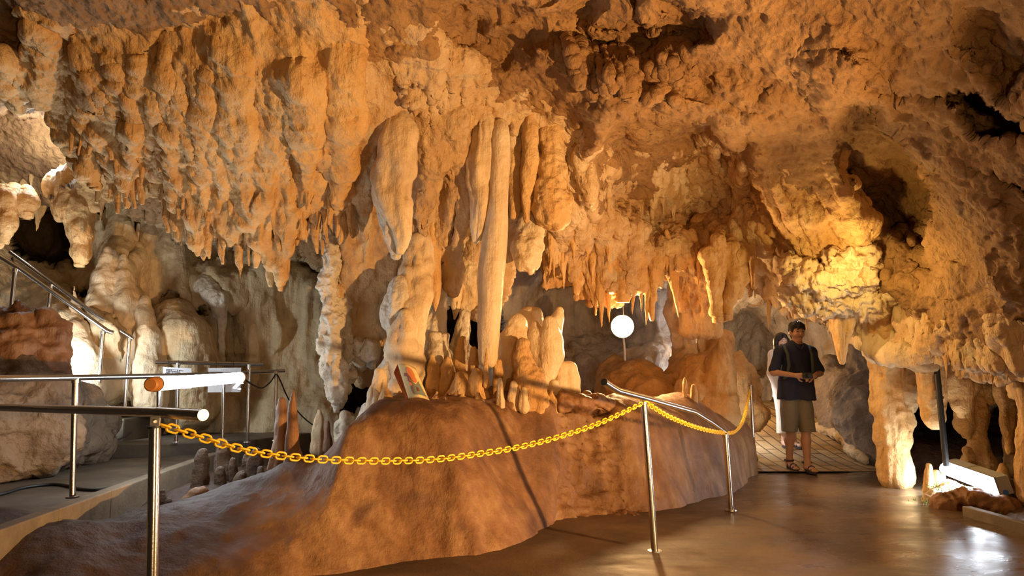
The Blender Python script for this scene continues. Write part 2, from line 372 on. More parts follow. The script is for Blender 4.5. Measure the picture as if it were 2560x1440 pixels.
# ------------------------------------------------------------------ fused rock masses (signed distance, then meshed)
BIG = np.float32(9)
def smin(a, b, k):
    h = np.maximum(k-np.abs(a-b), 0)/k
    return np.minimum(a, b)-h*h*k*.25
class Field:
    def __init__(s, lo, hi, vox):
        s.lo = np.array(lo, float); s.vox = vox
        s.n = np.ceil((np.array(hi)-s.lo)/vox).astype(int)+1
        s.ax = [s.lo[i]+vox*np.arange(s.n[i]) for i in range(3)]
        s.f = np.full(tuple(s.n), BIG, np.float32)
    def boxslice(s, lo, hi):
        a = np.clip(np.floor((np.array(lo)-s.lo)/s.vox).astype(int), 0, s.n); b = np.clip(np.ceil((np.array(hi)-s.lo)/s.vox).astype(int)+1, 0, s.n)
        return a, b
    def coords(s, a, b):
        return (s.ax[0][a[0]:b[0]][:,None,None], s.ax[1][a[1]:b[1]][None,:,None], s.ax[2][a[2]:b[2]][None,None,:])
    def cone(s, p, q, rp, rq, k=.05, sq=(1,1)):
        """tapering limb p -> q; sq squeezes its width / its depth"""
        m = max(rp, rq)*max(1, sq[0], sq[1])+k+3*s.vox
        lo = [min(p[i], q[i])-m for i in range(3)]; hi = [max(p[i], q[i])+m for i in range(3)]
        a, b = s.boxslice(lo, hi)
        if (b <= a).any(): return
        X, Y, Z = s.coords(a, b)
        d = [(q[i]-p[i]) for i in range(3)]; L2 = sum(c*c for c in d)+1e-9
        x = (X-p[0]); y = (Y-p[1]); z = (Z-p[2])
        t = np.clip((x*d[0]+y*d[1]+z*d[2])/L2, 0, 1)
        r = rp+(rq-rp)*t
        dist = np.sqrt(((x-t*d[0])/sq[0])**2+((y-t*d[1])/sq[1])**2+(z-t*d[2])**2)-r
        sl = (slice(a[0], b[0]), slice(a[1], b[1]), slice(a[2], b[2]))
        s.f[sl] = smin(s.f[sl], dist.astype(np.float32), k)
    def spine(s, pts, k=.05, sq=(1,1)):
        """pts: (px, py, width px, Y)"""
        W = [(P(a, b, Y), w*.5*Y/FPX) for a, b, w, Y in pts]
        for (p, r), (q, r2) in zip(W[:-1], W[1:]): s.cone(p, q, r, r2, k, sq)
    def carve(s, pts, k=.03, sq=(1,1)):
        """cut a slit or hole"""
        W = [(P(a, b, Y), w*.5*Y/FPX) for a, b, w, Y in pts]
        T_ = Field.__new__(Field); T_.lo, T_.vox, T_.n, T_.ax = s.lo, s.vox, s.n, s.ax; T_.f = np.full(tuple(s.n), BIG, np.float32)
        for (p, r), (q, r2) in zip(W[:-1], W[1:]): T_.cone(p, q, r, r2, .02, sq)
        s.f = -smin(-s.f, T_.f, k)
    def blend(s, g, k, cut=.12):
        """fuse with another field g (array) near what is already there"""
        fc = s.f
        f = smin(fc, g.astype(np.float32), k)
        s.f = np.where(fc > cut, np.maximum(f, fc-cut), f)
    def mesh(s, crop=None):
        g = openvdb.FloatGrid(float(BIG)); f = s.f.copy()
        f[0] = f[-1] = 1; f[:,0] = f[:,-1] = 1; f[:,:,0] = f[:,:,-1] = 1
        g.copyFromArray(np.ascontiguousarray(np.clip(f, -1, 1)))
        v, q = g.convertToQuads(isovalue=0.0)
        return v.astype(np.float64)*s.vox+s.lo, q.astype(np.int64)
def tidy(v, q):
    used = np.unique(q); mp = np.full(len(v), -1); mp[used] = np.arange(len(used)); return v[used], mp[q]
def pxgrid(F):
    X, Y, Z = np.broadcast_arrays(*F.coords([0,0,0], F.n)); return X, Y, Z
CURT = [('f', 2.2, .04, (1,1,.5), 3), ('r', 5.5, .026, (1,1,.12), 3), ('f', 10, .011, (1,1,.18), 3), ('r', 22, .010, (1,1,.3), 3)]
FLUTE = [('f', 3, .02, (1,1,.5), 2), ('r', 8, .014, (1,1,.14), 3), ('f', 28, .006, (1,1,.6), 2)]
SMOOTH = [('f', 3, .012, (1,1,.6), 2), ('f', 11, .006, (1,1,.8), 3)]
LUMPY = [('f', 5, .03, (1,1,.8), 3), ('f', 18, .014, (1,1,1), 3)]

# ---- the great orange curtain, left to centre
rc = random.Random(5)
ROOT = [(120,285),(170,330),(220,380),(300,400),(400,440),(460,500),(560,540),(640,560),(700,560),(770,520),(850,500),(900,480)]
def root(x): return float(np.interp(x, [r[0] for r in ROOT], [r[1] for r in ROOT]))
CD = [(120,150,4.95),(120,330,5.55),(250,250,5.05),(250,420,5.65),(400,100,4.7),(400,250,4.95),(400,480,5.6),(600,50,4.5),(600,200,4.75),(600,400,5.2),(600,600,5.7),
      (800,50,4.5),(800,200,4.8),(800,400,5.35),(760,600,5.8),(900,300,5.1),(900,500,5.7),(700,700,5.9)]
CDG = rbf(CD, gx, gy)
def cdep(x, y): return float(lat(CDG, np.array(float(x)), np.array(float(y))))
F = Field((-4.3, 4.1, 1.6), (-.9, 7.0, 3.75), .017)
X, Y, Z = pxgrid(F)
PX, PY = W2P(X, Y, Z)
# body of the curtain: front face at cdep, ragged lower rim, about 0.35 m thick
dc = lat(CDG, PX, PY)
rx = [r[0] for r in ROOT]; ry = [r[1] for r in ROOT]
rim = (PY-(np.interp(PX, rx, ry)+22*vnoise(PX.astype(np.float32)/26, np.zeros(PX.shape, np.float32), np.full(PX.shape, 2.2, np.float32))))*5.4/FPX
side = np.maximum(135-PX, PX-880)*5.2/FPX
body = np.maximum(np.maximum(dc+.10-Y, Y-dc-.62), np.maximum(rim, side)).astype(np.float32)
F.f = smin(F.f, body, .12)
del dc, rim, side, body
# hanging folds in four overlapping ranks
tips = []
for rank, (dy0, dy1, wid, yo, n, top) in enumerate([(-170,-90,(18,40),.06,16,200),(-120,-40,(20,46),.06,28,230),(-60,15,(20,42),.10,44,240),(0,60,(16,36),.16,54,240),(-10,45,(14,30),.34,48,200)]):
    for i in range(n):
        x = 175+(885-175)*(i+.5+rc.uniform(-.45, .45))/n
        yt = root(x)+rc.uniform(dy0, dy1)
        if rank == 3 and 440 < x < 760: yt += rc.uniform(0, 50)
        w_ = rc.uniform(*wid); sl = rc.uniform(-16, 16)-(x-520)*.03
        L_ = rc.uniform(.55, 1.25)*top; sp = []
        for t_, wf, yo2 in ((0, .35, .07), (.25, .62, .03), (.5, .9, .0), (.72, .78, -.01), (.88, .42, 0), (1, .10, .0)):
            yy = yt-L_*(1-t_); sp.append((x+sl*(1-t_)+rc.uniform(-3, 3), yy, w_*wf, cdep(x, yy)+yo+yo2))
        F.spine(sp, .025, (1, .8))
        tips.append((x, yt, cdep(x, yt)+yo))
# hand-placed big folds and the longest tips
for sp in [[(560,120,30,4.6),(545,220,34,4.9),(500,380,46,5.25),(512,445,12,5.35)],
           [(600,150,46,4.65),(590,300,60,4.95),(592,380,22,5.15),(600,395,6,5.2)],
           [(700,180,60,4.7),(690,340,70,5.1),(640,500,60,5.45),(622,560,30,5.6)],
           [(760,200,90,4.7),(770,330,80,5.0),(735,480,60,5.5),(705,620,34,5.75),(700,690,16,5.8),(700,725,6,5.82)],
           [(850,150,90,4.7),(860,300,80,5.0),(850,420,50,5.4),(840,520,20,5.6)],
           [(330,330,40,5.1),(320,420,40,5.5),(312,470,14,5.6)],[(420,330,50,5.1),(440,440,40,5.45),(435,525,12,5.6)],
           [(480,360,44,5.3),(490,540,44,5.6),(495,600,26,5.7),(496,640,8,5.72)],
           [(560,420,50,5.4),(575,560,40,5.65),(572,615,8,5.75)],[(640,460,50,5.5),(650,600,44,5.7),(682,650,30,5.8),(680,665,10,5.8)],
           [(155,270,22,5.4),(157,330,16,5.5),(157,366,5,5.5)],[(215,330,30,5.4),(225,430,26,5.6),(240,468,8,5.65)],
           [(250,330,44,5.3),(285,400,36,5.5),(300,448,8,5.6)],[(195,360,30,5.6),(212,405,22,5.7),(213,432,8,5.75)]]:
    F.spine([(sp[0][0], sp[0][1]-30, sp[0][2]*.4, sp[0][3]+.3)]+[(a_, b_, c_*.9, d_+.10) for a_, b_, c_, d_ in sp], .09, (1,.5))
F.blend((top_depth(PX, PY)+.03-Y)*.8, .22, .3)
for sl_ in [[(538,120,8),(534,170,18),(530,240,24),(548,330,12)], [(640,150,6),(650,200,12),(655,250,8)], [(745,310,6),(738,420,22),(742,520,20)], [(585,400,8),(560,450,20),(575,520,22)], [(392,320,8),(408,370,20),(412,420,14)],
            [(452,330,6),(470,410,18),(466,450,12)], [(278,290,6),(286,350,16)], [(332,370,8),(348,430,18)], [(618,400,6),(634,480,18),(630,520,14)], [(688,420,6),(690,490,16)], [(836,380,8),(826,460,22),(808,530,24)], [(600,150,5),(606,215,9)], [(622,150,5),(628,210,9)]]:
    F.carve([(x_, y_, w_, cdep(x_, y_)+.02) for x_, y_, w_ in sl_], .025, (1, 2.6))
v, q = F.mesh(); v = rough_up(v, q, CURT)
cur = empty('rock_curtain', P(500, 250, 5.1), 'great orange rock curtain of ragged hanging folds across the upper left', 'rock formation')
np_mesh('curtain_body', v, q, M['curtain'], cur, cur.location)
del F, X, Y, Z, PX, PY
print('curtain verts', len(v))

# ---- single stalactites / stalagmites / columns: flowing lathes
def lathe(pts, n=28, step=.022, flute=.10, seed=0, sq=1.0, wob=.10, amps=FLUTE, cap=(True, True)):
    """pts (px, py, width px, Y) -> mesh arrays; radius follows the widths, fluted, lumpy"""
    W = [np.array(P(a, b, Y)) for a, b, w_, Y in pts]; rad = [max(w_*.5*Y/FPX, .002) for a, b, w_, Y in pts]
    L = [0]
    for a, b in zip(W[:-1], W[1:]): L.append(L[-1]+np.linalg.norm(b-a))
    N = max(int(L[-1]/step), 6); t = np.linspace(0, L[-1], N+1)
    # Catmull-like smoothing: linear then blur
    C = np.stack([np.interp(t, L, [w_[i] for w_ in W]) for i in range(3)], 1); rr = np.interp(t, L, rad)
    for _ in range(max(2, N//14)):
        C[1:-1] = (C[:-2]+2*C[1:-1]+C[2:])/4; rr[1:-1] = (rr[:-2]+2*rr[1:-1]+rr[2:])/4
    # round the ends
    for end in (0, 1):
        if cap[end]:
            r0 = rr[0] if end == 0 else rr[-1]
            m = 4
            d = (C[0]-C[1]) if end == 0 else (C[-1]-C[-2]); d = d/np.linalg.norm(d)
            ex = [(C[0 if end == 0 else -1]+d*r0*.9*math.sin(math.pi/2*j/m), max(r0*math.cos(math.pi/2*j/m), 1e-3)) for j in range(1, m+1)]
            if end == 0:
                C = np.concatenate([np.array([e[0] for e in ex[::-1]]), C]); rr = np.concatenate([[e[1] for e in ex[::-1]], rr])
            else:
                C = np.concatenate([C, np.array([e[0] for e in ex])]); rr = np.concatenate([rr, [e[1] for e in ex]])
    K = len(C); th = np.linspace(0, 2*math.pi, n, endpoint=False)
    T = np.gradient(C, axis=0); T /= np.linalg.norm(T, axis=1, keepdims=True)+1e-9
    U = np.tile([1.0, 0, 0], (K, 1)); U -= T*(U*T).sum(1, keepdims=True); U /= np.linalg.norm(U, axis=1, keepdims=True)
    V2 = np.cross(T, U)
    an = np.tile(th, (K, 1)); zz = np.tile(C[:,2:3], (1, n))
    s0 = seed*7.7
    fl = 1+flute*ridged(np.stack([np.cos(an).ravel()*2.2+s0, np.sin(an).ravel()*2.2, zz.ravel()*1.2], 1), 1, 2).reshape(K, n)
    fl += wob*fbm(np.stack([np.cos(an).ravel()*.8+s0, np.sin(an).ravel()*.8, zz.ravel()*9], 1), 1, 2).reshape(K, n)
    RR = rr[:,None]*fl
    v = C[:,None,:]+U[:,None,:]*(np.cos(an)*RR)[:,:,None]+V2[:,None,:]*(np.sin(an)*RR*sq)[:,:,None]
    v = v.reshape(-1, 3); i = np.arange(K-1)[:,None]; j = np.arange(n)[None]; jn = (j+1) % n
    q = np.stack([(i*n+j).ravel()*1, (i*n+jn).ravel(), ((i+1)*n+jn).ravel(), ((i+1)*n+j).ravel()], 1) if True else None
    q = q.reshape(-1, 4)
    # orient outwards
    c0 = v[q[len(q)//2]]; nn = np.cross(c0[2]-c0[0], c0[3]-c0[1]); ctr = C[len(C)//2]
    if np.dot(nn, c0.mean(0)-ctr) < 0: q = q[:,::-1]
    if amps:
        sc = min(1.0, float(np.max(rr))/.06)
        v = rough_up(v, q, [(a, b, c*sc, d, e) for a, b, c, d, e in amps])
    return v, q, K, n
def close_caps(me_name, v, q, K, n, mat, parent=None, origin=None):
    # cap rings by collapsing: first and last rings are already tiny
    top = v[:n].mean(0); bot = v[-n:].mean(0); v2 = np.concatenate([v, [top, bot]])
    a = len(v); j = np.arange(n); jn = (j+1) % n
    t1 = np.stack([np.full(n, a), jn, j, j], 1); t2 = np.stack([np.full(n, a+1), (K-1)*n+j, (K-1)*n+jn, (K-1)*n+jn], 1)
    return np_mesh(me_name, v, q, mat, parent, origin)
def formation(name, label, cat, pts, mat='curtain', group=None, **kw):
    """one formation = one mesh; its origin stands at its lowest (stalagmite) or highest (stalactite) point"""
    v, q, K, n = lathe(pts, **kw)
    org = P(pts[0][0], pts[0][1], pts[0][3])
    o = np_mesh(name, v, q, M[mat], None, org)
    return tag(o, label, cat, group)
def cluster(name, label, cat, spines, mat='cream', vox=.013, k=.04, amps=LUMPY, group=None, base=None, bk=.1, sq=(1,1), lead=True, ws=1.0):
    """several limbs fused into one body"""
    if ws != 1: spines = [[(a_, b_, max(c_*ws, 4), d_) for a_, b_, c_, d_ in sp] for sp in spines]
    if name == 'stalactite' and lead: spines = [[(sp[0][0]-(sp[1][0]-sp[0][0])*.3, sp[0][1]-28, sp[0][2]*.35, sp[0][3]+.26)]+list(sp) for sp in spines]
    ps = [(P(a, b, Y), w_*.5*Y/FPX) for sp in spines for a, b, w_, Y in sp]
    lo = [min(p[i]-r for p, r in ps)-.12 for i in range(3)]; hi = [max(p[i]+r for p, r in ps)+.12 for i in range(3)]
    F = Field(lo, hi, vox)
    for sp in spines: F.spine(sp, k, sq)
    if base is not None:
        X, Y, Z = pxgrid(F); PX, PY = W2P(X, Y, Z)
        g = (top_depth(PX, PY)+.04-Y)*.8 if base == 'top' else (back_depth(PX, PY)+.04-Y)*.8
        F.blend(g, bk, bk+.06)
    v, q = F.mesh(); v = rough_up(v, q, amps)
    o = np_mesh(name, v, q, M[mat], None, P(*spines[0][0][:2], spines[0][0][3]))
    return tag(o, label, cat, group)

# fringe tips of the curtain: parts of it
TL = [t for t in tips if t[1] > root(t[0])-60]; rc.shuffle(TL)
for i, (x, y, Yd) in enumerate(TL[:95]):
    w_ = rc.uniform(11, 24); l = rc.uniform(24, 70) if i % 4 else rc.uniform(60, 100)
    v, q, K, n = lathe([(x+rc.uniform(-8,8), y-60, w_*1.3, Yd+.03), (x, y-14, w_, Yd+.01), (x+rc.uniform(-4,4), y+l*.5, w_*.62, Yd), (x+rc.uniform(-5,5), y+l, 3, Yd)], n=16, seed=i, flute=.25, wob=.3, step=.02, sq=.8)
    np_mesh('stalactite', v, q, M['curtain'], cur, P(x, y, Yd))
# ------------------------------------------------------------------ floor, path, pedestal, walk
M['wet'] = None
def wet_floor():
    m, nt, b = new_mat('wet_concrete'); N, L = nt.nodes, nt.links
    geo = N.new('ShaderNodeNewGeometry')
    def noise(sc, det, ro=.6, dis=0, sy=1.0):
        mp = N.new('ShaderNodeMapping'); mp.inputs['Scale'].default_value = (1, sy, 1); L.new(geo.outputs['Position'], mp.inputs['Vector'])
        n = N.new('ShaderNodeTexNoise'); n.inputs['Scale'].default_value = sc; n.inputs['Detail'].default_value = det; n.inputs['Roughness'].default_value = ro; n.inputs['Distortion'].default_value = dis
        L.new(mp.outputs[0], n.inputs['Vector']); return n.outputs['Fac']
    cr = N.new('ShaderNodeValToRGB'); e = cr.color_ramp.elements
    e[0].position = .35; e[0].color = (.060,.036,.020,1); e[1].position = .68; e[1].color = (.19,.12,.066,1)
    L.new(noise(1.1, 7, .68, .5), cr.inputs[0]); L.new(cr.outputs[0], b.inputs['Base Color'])
    r = N.new('ShaderNodeMapRange'); r.inputs[1].default_value = .36; r.inputs[2].default_value = .62; r.inputs[3].default_value = .17; r.inputs[4].default_value = .45
    L.new(noise(1.6, 6, .66, .4, 2.0), r.inputs[0])
    # only the right side of the floor is standing wet; the left is merely damp
    sx = N.new('ShaderNodeSeparateXYZ'); L.new(geo.outputs['Position'], sx.inputs[0]); nn_ = noise(.9, 5, .6, .5)
    ad = N.new('ShaderNodeMath'); ad.operation = 'MULTIPLY_ADD'; L.new(nn_, ad.inputs[0]); ad.inputs[1].default_value = 1.6; L.new(sx.outputs[0], ad.inputs[2])
    mr = N.new('ShaderNodeMapRange'); mr.inputs[1].default_value = 1.9; mr.inputs[2].default_value = 2.9; mr.inputs[3].default_value = .34; mr.inputs[4].default_value = 0
    L.new(ad.outputs[0], mr.inputs[0]); sm = N.new('ShaderNodeMath'); L.new(mr.outputs[0], sm.inputs[0]); L.new(r.outputs[0], sm.inputs[1]); L.new(sm.outputs[0], b.inputs['Roughness'])
    c2 = N.new('ShaderNodeMapRange'); c2.inputs[1].default_value = .34; c2.inputs[2].default_value = 0; c2.inputs[3].default_value = 0; c2.inputs[4].default_value = .3
    L.new(mr.outputs[0], c2.inputs[0]); L.new(c2.outputs[0], b.inputs['Coat Weight'])
    bp = N.new('ShaderNodeBump'); bp.inputs['Strength'].default_value = .22; bp.inputs['Distance'].default_value = .008
    a = N.new('ShaderNodeMath'); a.operation = 'ADD'; L.new(noise(55, 4), a.inputs[0]); L.new(noise(5, 4), a.inputs[1])
    L.new(a.outputs[0], bp.inputs['Height']); L.new(bp.outputs['Normal'], b.inputs['Normal'])
    b.inputs['Coat Roughness'].default_value = .18
    L.new(bp.outputs['Normal'], b.inputs['Coat Normal'])
    return m
M['wet'] = wet_floor()
def grid_mesh(name, x0, x1, y0, y1, st, zf, mat):
    x = np.arange(x0, x1+st/2, st); y = np.arange(y0, y1+st/2, st); X, Y = np.meshgrid(x, y)
    Zv = zf(X, Y); V = np.stack([X, Y, Zv], 2).reshape(-1, 3); n, m_ = X.shape; i = np.arange(n*m_).reshape(n, m_)
    Q = np.stack([i[:-1,:-1], i[:-1,1:], i[1:,1:], i[1:,:-1]], 2).reshape(-1, 4)
    return np_mesh(name, V, Q, mat)
def ground(x, y):
    r = np.clip((y-8.0)/4.6, 0, 1); return .62*r*r*(3-2*r)
def fl(x, y):
    p = np.stack([x.ravel(), y.ravel(), np.zeros(x.size)], 1); return (.012*fbm(p, 1.2, 3)).reshape(x.shape)
fo = grid_mesh('floor', -2.0, 5.6, .2, 8.02, .04, fl, M['wet']); fo['kind'] = 'structure'
def brick_mat():
    m, nt, b = new_mat('brick_path'); N, L = nt.nodes, nt.links
    geo = N.new('ShaderNodeNewGeometry'); mp = N.new('ShaderNodeMapping'); mp.inputs['Rotation'].default_value = (0,0,R(90)); L.new(geo.outputs['Position'], mp.inputs['Vector'])
    br = N.new('ShaderNodeTexBrick'); br.inputs['Scale'].default_value = 1; br.inputs['Brick Width'].default_value = .42; br.inputs['Row Height'].default_value = .16
    br.inputs['Mortar Size'].default_value = .012; br.inputs['Mortar Smooth'].default_value = .2
    br.inputs['Color1'].default_value = (.50,.38,.20,1); br.inputs['Color2'].default_value = (.42,.30,.16,1); br.inputs['Mortar'].default_value = (.10,.07,.045,1)
    L.new(mp.outputs[0], br.inputs['Vector'])
    ns = N.new('ShaderNodeTexNoise'); ns.inputs['Scale'].default_value = 2.5; ns.inputs['Detail'].default_value = 6; L.new(geo.outputs['Position'], ns.inputs['Vector'])
    mx = N.new('ShaderNodeMix'); mx.data_type = 'RGBA'; mx.blend_type = 'MULTIPLY'; mx.inputs[0].default_value = .8
    cr = N.new('ShaderNodeValToRGB'); cr.color_ramp.elements[0].color = (.45,.4,.35,1); cr.color_ramp.elements[0].position = .3; cr.color_ramp.elements[1].position = .65
    L.new(ns.outputs['Fac'], cr.inputs[0]); L.new(br.outputs['Color'], mx.inputs[6]); L.new(cr.outputs[0], mx.inputs[7]); L.new(mx.outputs[2], b.inputs['Base Color'])
    bp = N.new('ShaderNodeBump'); bp.inputs['Strength'].default_value = .5; bp.inputs['Distance'].default_value = .01; bp.invert = True
    L.new(br.outputs['Fac'], bp.inputs['Height']); L.new(bp.outputs['Normal'], b.inputs['Normal']); b.inputs['Roughness'].default_value = .5
    return m
M['brick'] = brick_mat()
pa = grid_mesh('brick_path', 1.2, 7.5, 7.98, 14.2, .06, lambda x, y: ground(x, y)+.012, M['brick'])
pa['kind'] = 'structure'
M['under'] = M['muddy']

# ---- the pedestal rock
base = [G(x, y) for x, y in [(-350,1640),(150,1580),(480,1490),(760,1436),(880,1424),(1010,1404),(1190,1388),(1290,1362),(1345,1326),(1380,1312),(1480,1292),(1600,1282),(1700,1268),(1760,1252),(1830,1232),(1880,1195),(1903,1152)]]
poly = [(p.x, p.y) for p in base]+[(3.1, 9.6),(2.6, 11),(-1.0, 9.2),(-4.6, 8.4),(-5.0, 3.0)]
def polysd(X, Y, poly):
    """signed distance to a polygon in plan, negative inside"""
    d = np.full(X.shape, 1e9); ins = np.zeros(X.shape, bool); n = len(poly)
    for i in range(n):
        ax, ay = poly[i]; bx, by = poly[(i+1) % n]; ex, ey = bx-ax, by-ay
        wx, wy = X-ax, Y-ay; t = np.clip((wx*ex+wy*ey)/(ex*ex+ey*ey+1e-12), 0, 1)
        d = np.minimum(d, (wx-ex*t)**2+(wy-ey*t)**2)
        c = ((ay > Y) != (by > Y)) & (X < (bx-ax)*(Y-ay)/(by-ay+1e-12)+ax); ins ^= c
    d = np.sqrt(d); return np.where(ins, -d, d)
HX = [(-4.6,.20),(-2.7,.22),(-2.2,.30),(-1.75,.40),(-1.45,.50),(-1.25,.66),(-1.10,.82),(-.95,.89),(-.5,.90),(.3,.92),(.6,.90),(1.0,.80),(1.52,.66),(2.0,.50),(2.5,.33),(3.2,.28)]
BT = [(-4.6,2.6),(-2.2,2.4),(-1.5,1.5),(-1.1,.75),(0,.60),(.5,.45),(1.2,.42),(2.0,.35),(3,.3)]
F = Field((-4.9, 2.3, -.12), (3.1, 9.4, 1.12), .023)
X3, Y3, Z3 = pxgrid(F)
X2, Y2 = X3[:,:,0], Y3[:,:,0]
sd = polysd(X2, Y2, poly)
p2 = np.stack([X2.ravel(), Y2.ravel(), np.zeros(X2.size)], 1)
hx = np.interp(X2, [a[0] for a in HX], [a[1] for a in HX])
yr = np.interp(X2, [-4,-2.5,-1.6,-1.0], [3.6,4.0,4.7,5.0])
lowback = np.clip((-1.05-X2)/.3, 0, 1)*np.clip((Y2-yr-.15)/.6, 0, 1)
hx = hx*(1-lowback)+np.minimum(hx, .20)*lowback
hx = hx+(.05*fbm(p2, 1.6, 3)).reshape(X2.shape)*np.where(hx > .85, .5, 1)
bt = np.interp(X2, [a[0] for a in BT], [a[1] for a in BT])
f1 = (Z3-hx[:,:,None])
f2 = (sd[:,:,None]+bt[:,:,None]*np.maximum(Z3, -.1))/np.sqrt(1+bt[:,:,None]**2)
hk = .16; F.f = (-smin(-f1.astype(np.float32), -f2.astype(np.float32), hk)).astype(np.float32)
# the mounds that rise from it: base of the lone stalagmite, the bank under the crowded stalagmites
def sp_world(F, pts, k, sq=(1,1)):
    for (p, r), (q_, r2) in zip(pts[:-1], pts[1:]): F.cone(Vector(p), Vector(q_), r, r2, k, sq)
F.spine([(738,1190,60,4.75),(745,1230,110,4.75),(760,1290,230,4.7)], .14)
pass
sp_world(F, [((-.6,6.2,.66), .26),((.1,6.1,.68), .26),((.8,6.3,.66), .24)], .15)
sp_world(F, [((1.0,6.4,.6), .25),((1.7,7.2,.45), .35),((2.3,7.9,.3), .4)], .3)
v, q = F.mesh()
v = rough_up(v, q, [('f', 1.3, .06, (1,1,.5), 3), ('r', 3.2, .014, (1,1,.2), 3), ('f', 14, .005, (1,1,.6), 3)])
# the broken, crumbly patch right of the smooth face
pxv, pyv = W2P(v[:,0], v[:,1], v[:,2])
m_ = np.clip((pxv-1385)/25, 0, 1)*np.clip((1590-(pyv-1150)*-.35-pxv)/50, 0, 1)*(v[:,1] < 6.6)
nn = vert_normals(v, q)
v = v-nn*(m_*(.05+.030*fbm(v, 5, 4, .7)+.022*ridged(v, 13, 3, .6)))[:,None]
v, q = tidy(v, q)
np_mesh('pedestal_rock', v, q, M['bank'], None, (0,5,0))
from mathutils.bvhtree import BVHTree
PED = BVHTree.FromPolygons([Vector(p) for p in v], [tuple(int(i) for i in r_) for r_ in q])
tag(bpy.data.objects['pedestal_rock'], 'broad smooth brown rock bank behind the yellow chain, spreading low to the left', 'rock')
del F, X3, Y3, Z3, f1, f2

# ---- raised concrete walk on the left
M['concrete'] = rock('walk_concrete', (.09,.070,.048), (.16,.13,.09), (.26,.21,.15), .35, .01, 6, False, (.45,.8))
M['kerb'] = rock('kerb_concrete', (.14,.11,.075), (.26,.21,.14), (.38,.32,.22), .4, .01, 8, False, (.5,.8))
def prism(mb, pts, z0, z1):
    n = len(pts); vs = [(x, y, z0) for x, y in pts]+[(x, y, z1) for x, y in pts]
    mb.add(vs, [tuple(range(n-1,-1,-1)), tuple(range(n, 2*n))]+[(i, (i+1) % n, n+(i+1) % n, n+i) for i in range(n)])
def g2(px, py, z): p = G(px, py, z); return (p.x, p.y)
mb = MB(); prism(mb, [g2(-330,1441,.3), g2(0,1325,.3), g2(280,1226,.3), g2(560,1133,.3), g2(640,1120,.3), (-2.6,8.2), (-5.6,7.6), (-5.4,4.0)], -.05, .30)
o = mb.build('walk_slab', M['concrete'], None, (-3,5,0), False); tag(o, 'grey concrete walk surface on the left with a black cable lying across it', 'walkway')
mb = MB(); A = [G(-330,1441,.36), G(0,1325,.36), G(150,1272,.36), G(280,1226,.36), G(420,1176,.36), G(545,1133,.36), G(600,1125,.36)]
for a_, b_ in zip(A[:-1], A[1:]):
    d = (b_-a_); d.z = 0; d.normalize(); n_ = Vector((-d.y, d.x, 0))*.09
    prism(mb, [(a_.x, a_.y), (b_.x, b_.y), (b_.x+n_.x, b_.y+n_.y), (a_.x+n_.x, a_.y+n_.y)], .0, .36)
o = mb.build('kerb', M['kerb'], None, A[2], False, bevel=.008); tag(o, 'pale concrete kerb edging the left walk above the dark gully', 'kerb')
mb = MB(); prism(mb, [g2(235,1145,.3), g2(400,1142,.3), g2(640,1128,.3), (-2.2,8.6), (-5.2,8.6), (-5.2,7.0)], .2, .425)
o = mb.build('landing_step', M['concrete'], None, (-3,7.4,0), False, bevel=.012); tag(o, 'low grey concrete step across the far end of the left walk', 'step')
mb = MB(); c_ = P(297,1048,7.6); prism(mb, [(c_.x-.24,c_.y-.35),(c_.x+.28,c_.y-.4),(c_.x+.3,c_.y+.5),(c_.x-.25,c_.y+.5)], .40, c_.z+.03)
o = mb.build('stair_block', M['concrete'], None, (c_.x,c_.y,.42), False, bevel=.02); tag(o, 'dark grey square block at the foot of the railed stairs', 'step')
# ------------------------------------------------------------------ central mass of draperies
CD2 = [(850,60,4.7),(850,300,5.1),(880,500,5.8),(1000,80,4.9),(1000,300,5.35),(1000,560,5.95),(1100,60,4.9),(1100,200,5.2),(1130,350,5.6),(1100,560,6.0),(1220,200,5.5),(1220,400,5.95),(1220,560,6.2),
       (1320,200,5.7),(1320,400,6.1),(1440,280,6.0),(1440,420,6.3),(880,750,6.2),(980,800,6.3),(900,900,6.4)]
CDG2 = rbf(CD2, gx, gy)
F = Field((-1.75, 4.5, 1.0), (.75, 7.2, 3.7), .016)
X, Y, Z = pxgrid(F); PX, PY = W2P(X, Y, Z)
dc = lat(CDG2, PX, PY)
n1 = vnoise(PX.astype(np.float32)/22, np.zeros(PX.shape, np.float32), np.full(PX.shape, 5.2, np.float32))
n2 = vnoise(PY.astype(np.float32)/26, np.zeros(PX.shape, np.float32), np.full(PX.shape, 9.2, np.float32))
rim = np.interp(PX, [840,860,880,920,960,985,1000,1040,1060,1100,1150,1175,1200,1260,1300,1400,1450,1480], [880,925,940,955,930,860,740,690,640,610,560,400,330,330,400,400,380,250])
body = np.maximum(np.maximum(dc+.12-Y, Y-dc-.75), np.maximum((PY-rim-26*n1)*6/FPX, np.maximum(852-PX-14*n2, PX-1470-14*n2)*6/FPX)).astype(np.float32)
F.f = smin(F.f, body, .1); del dc, rim, body, n1, n2
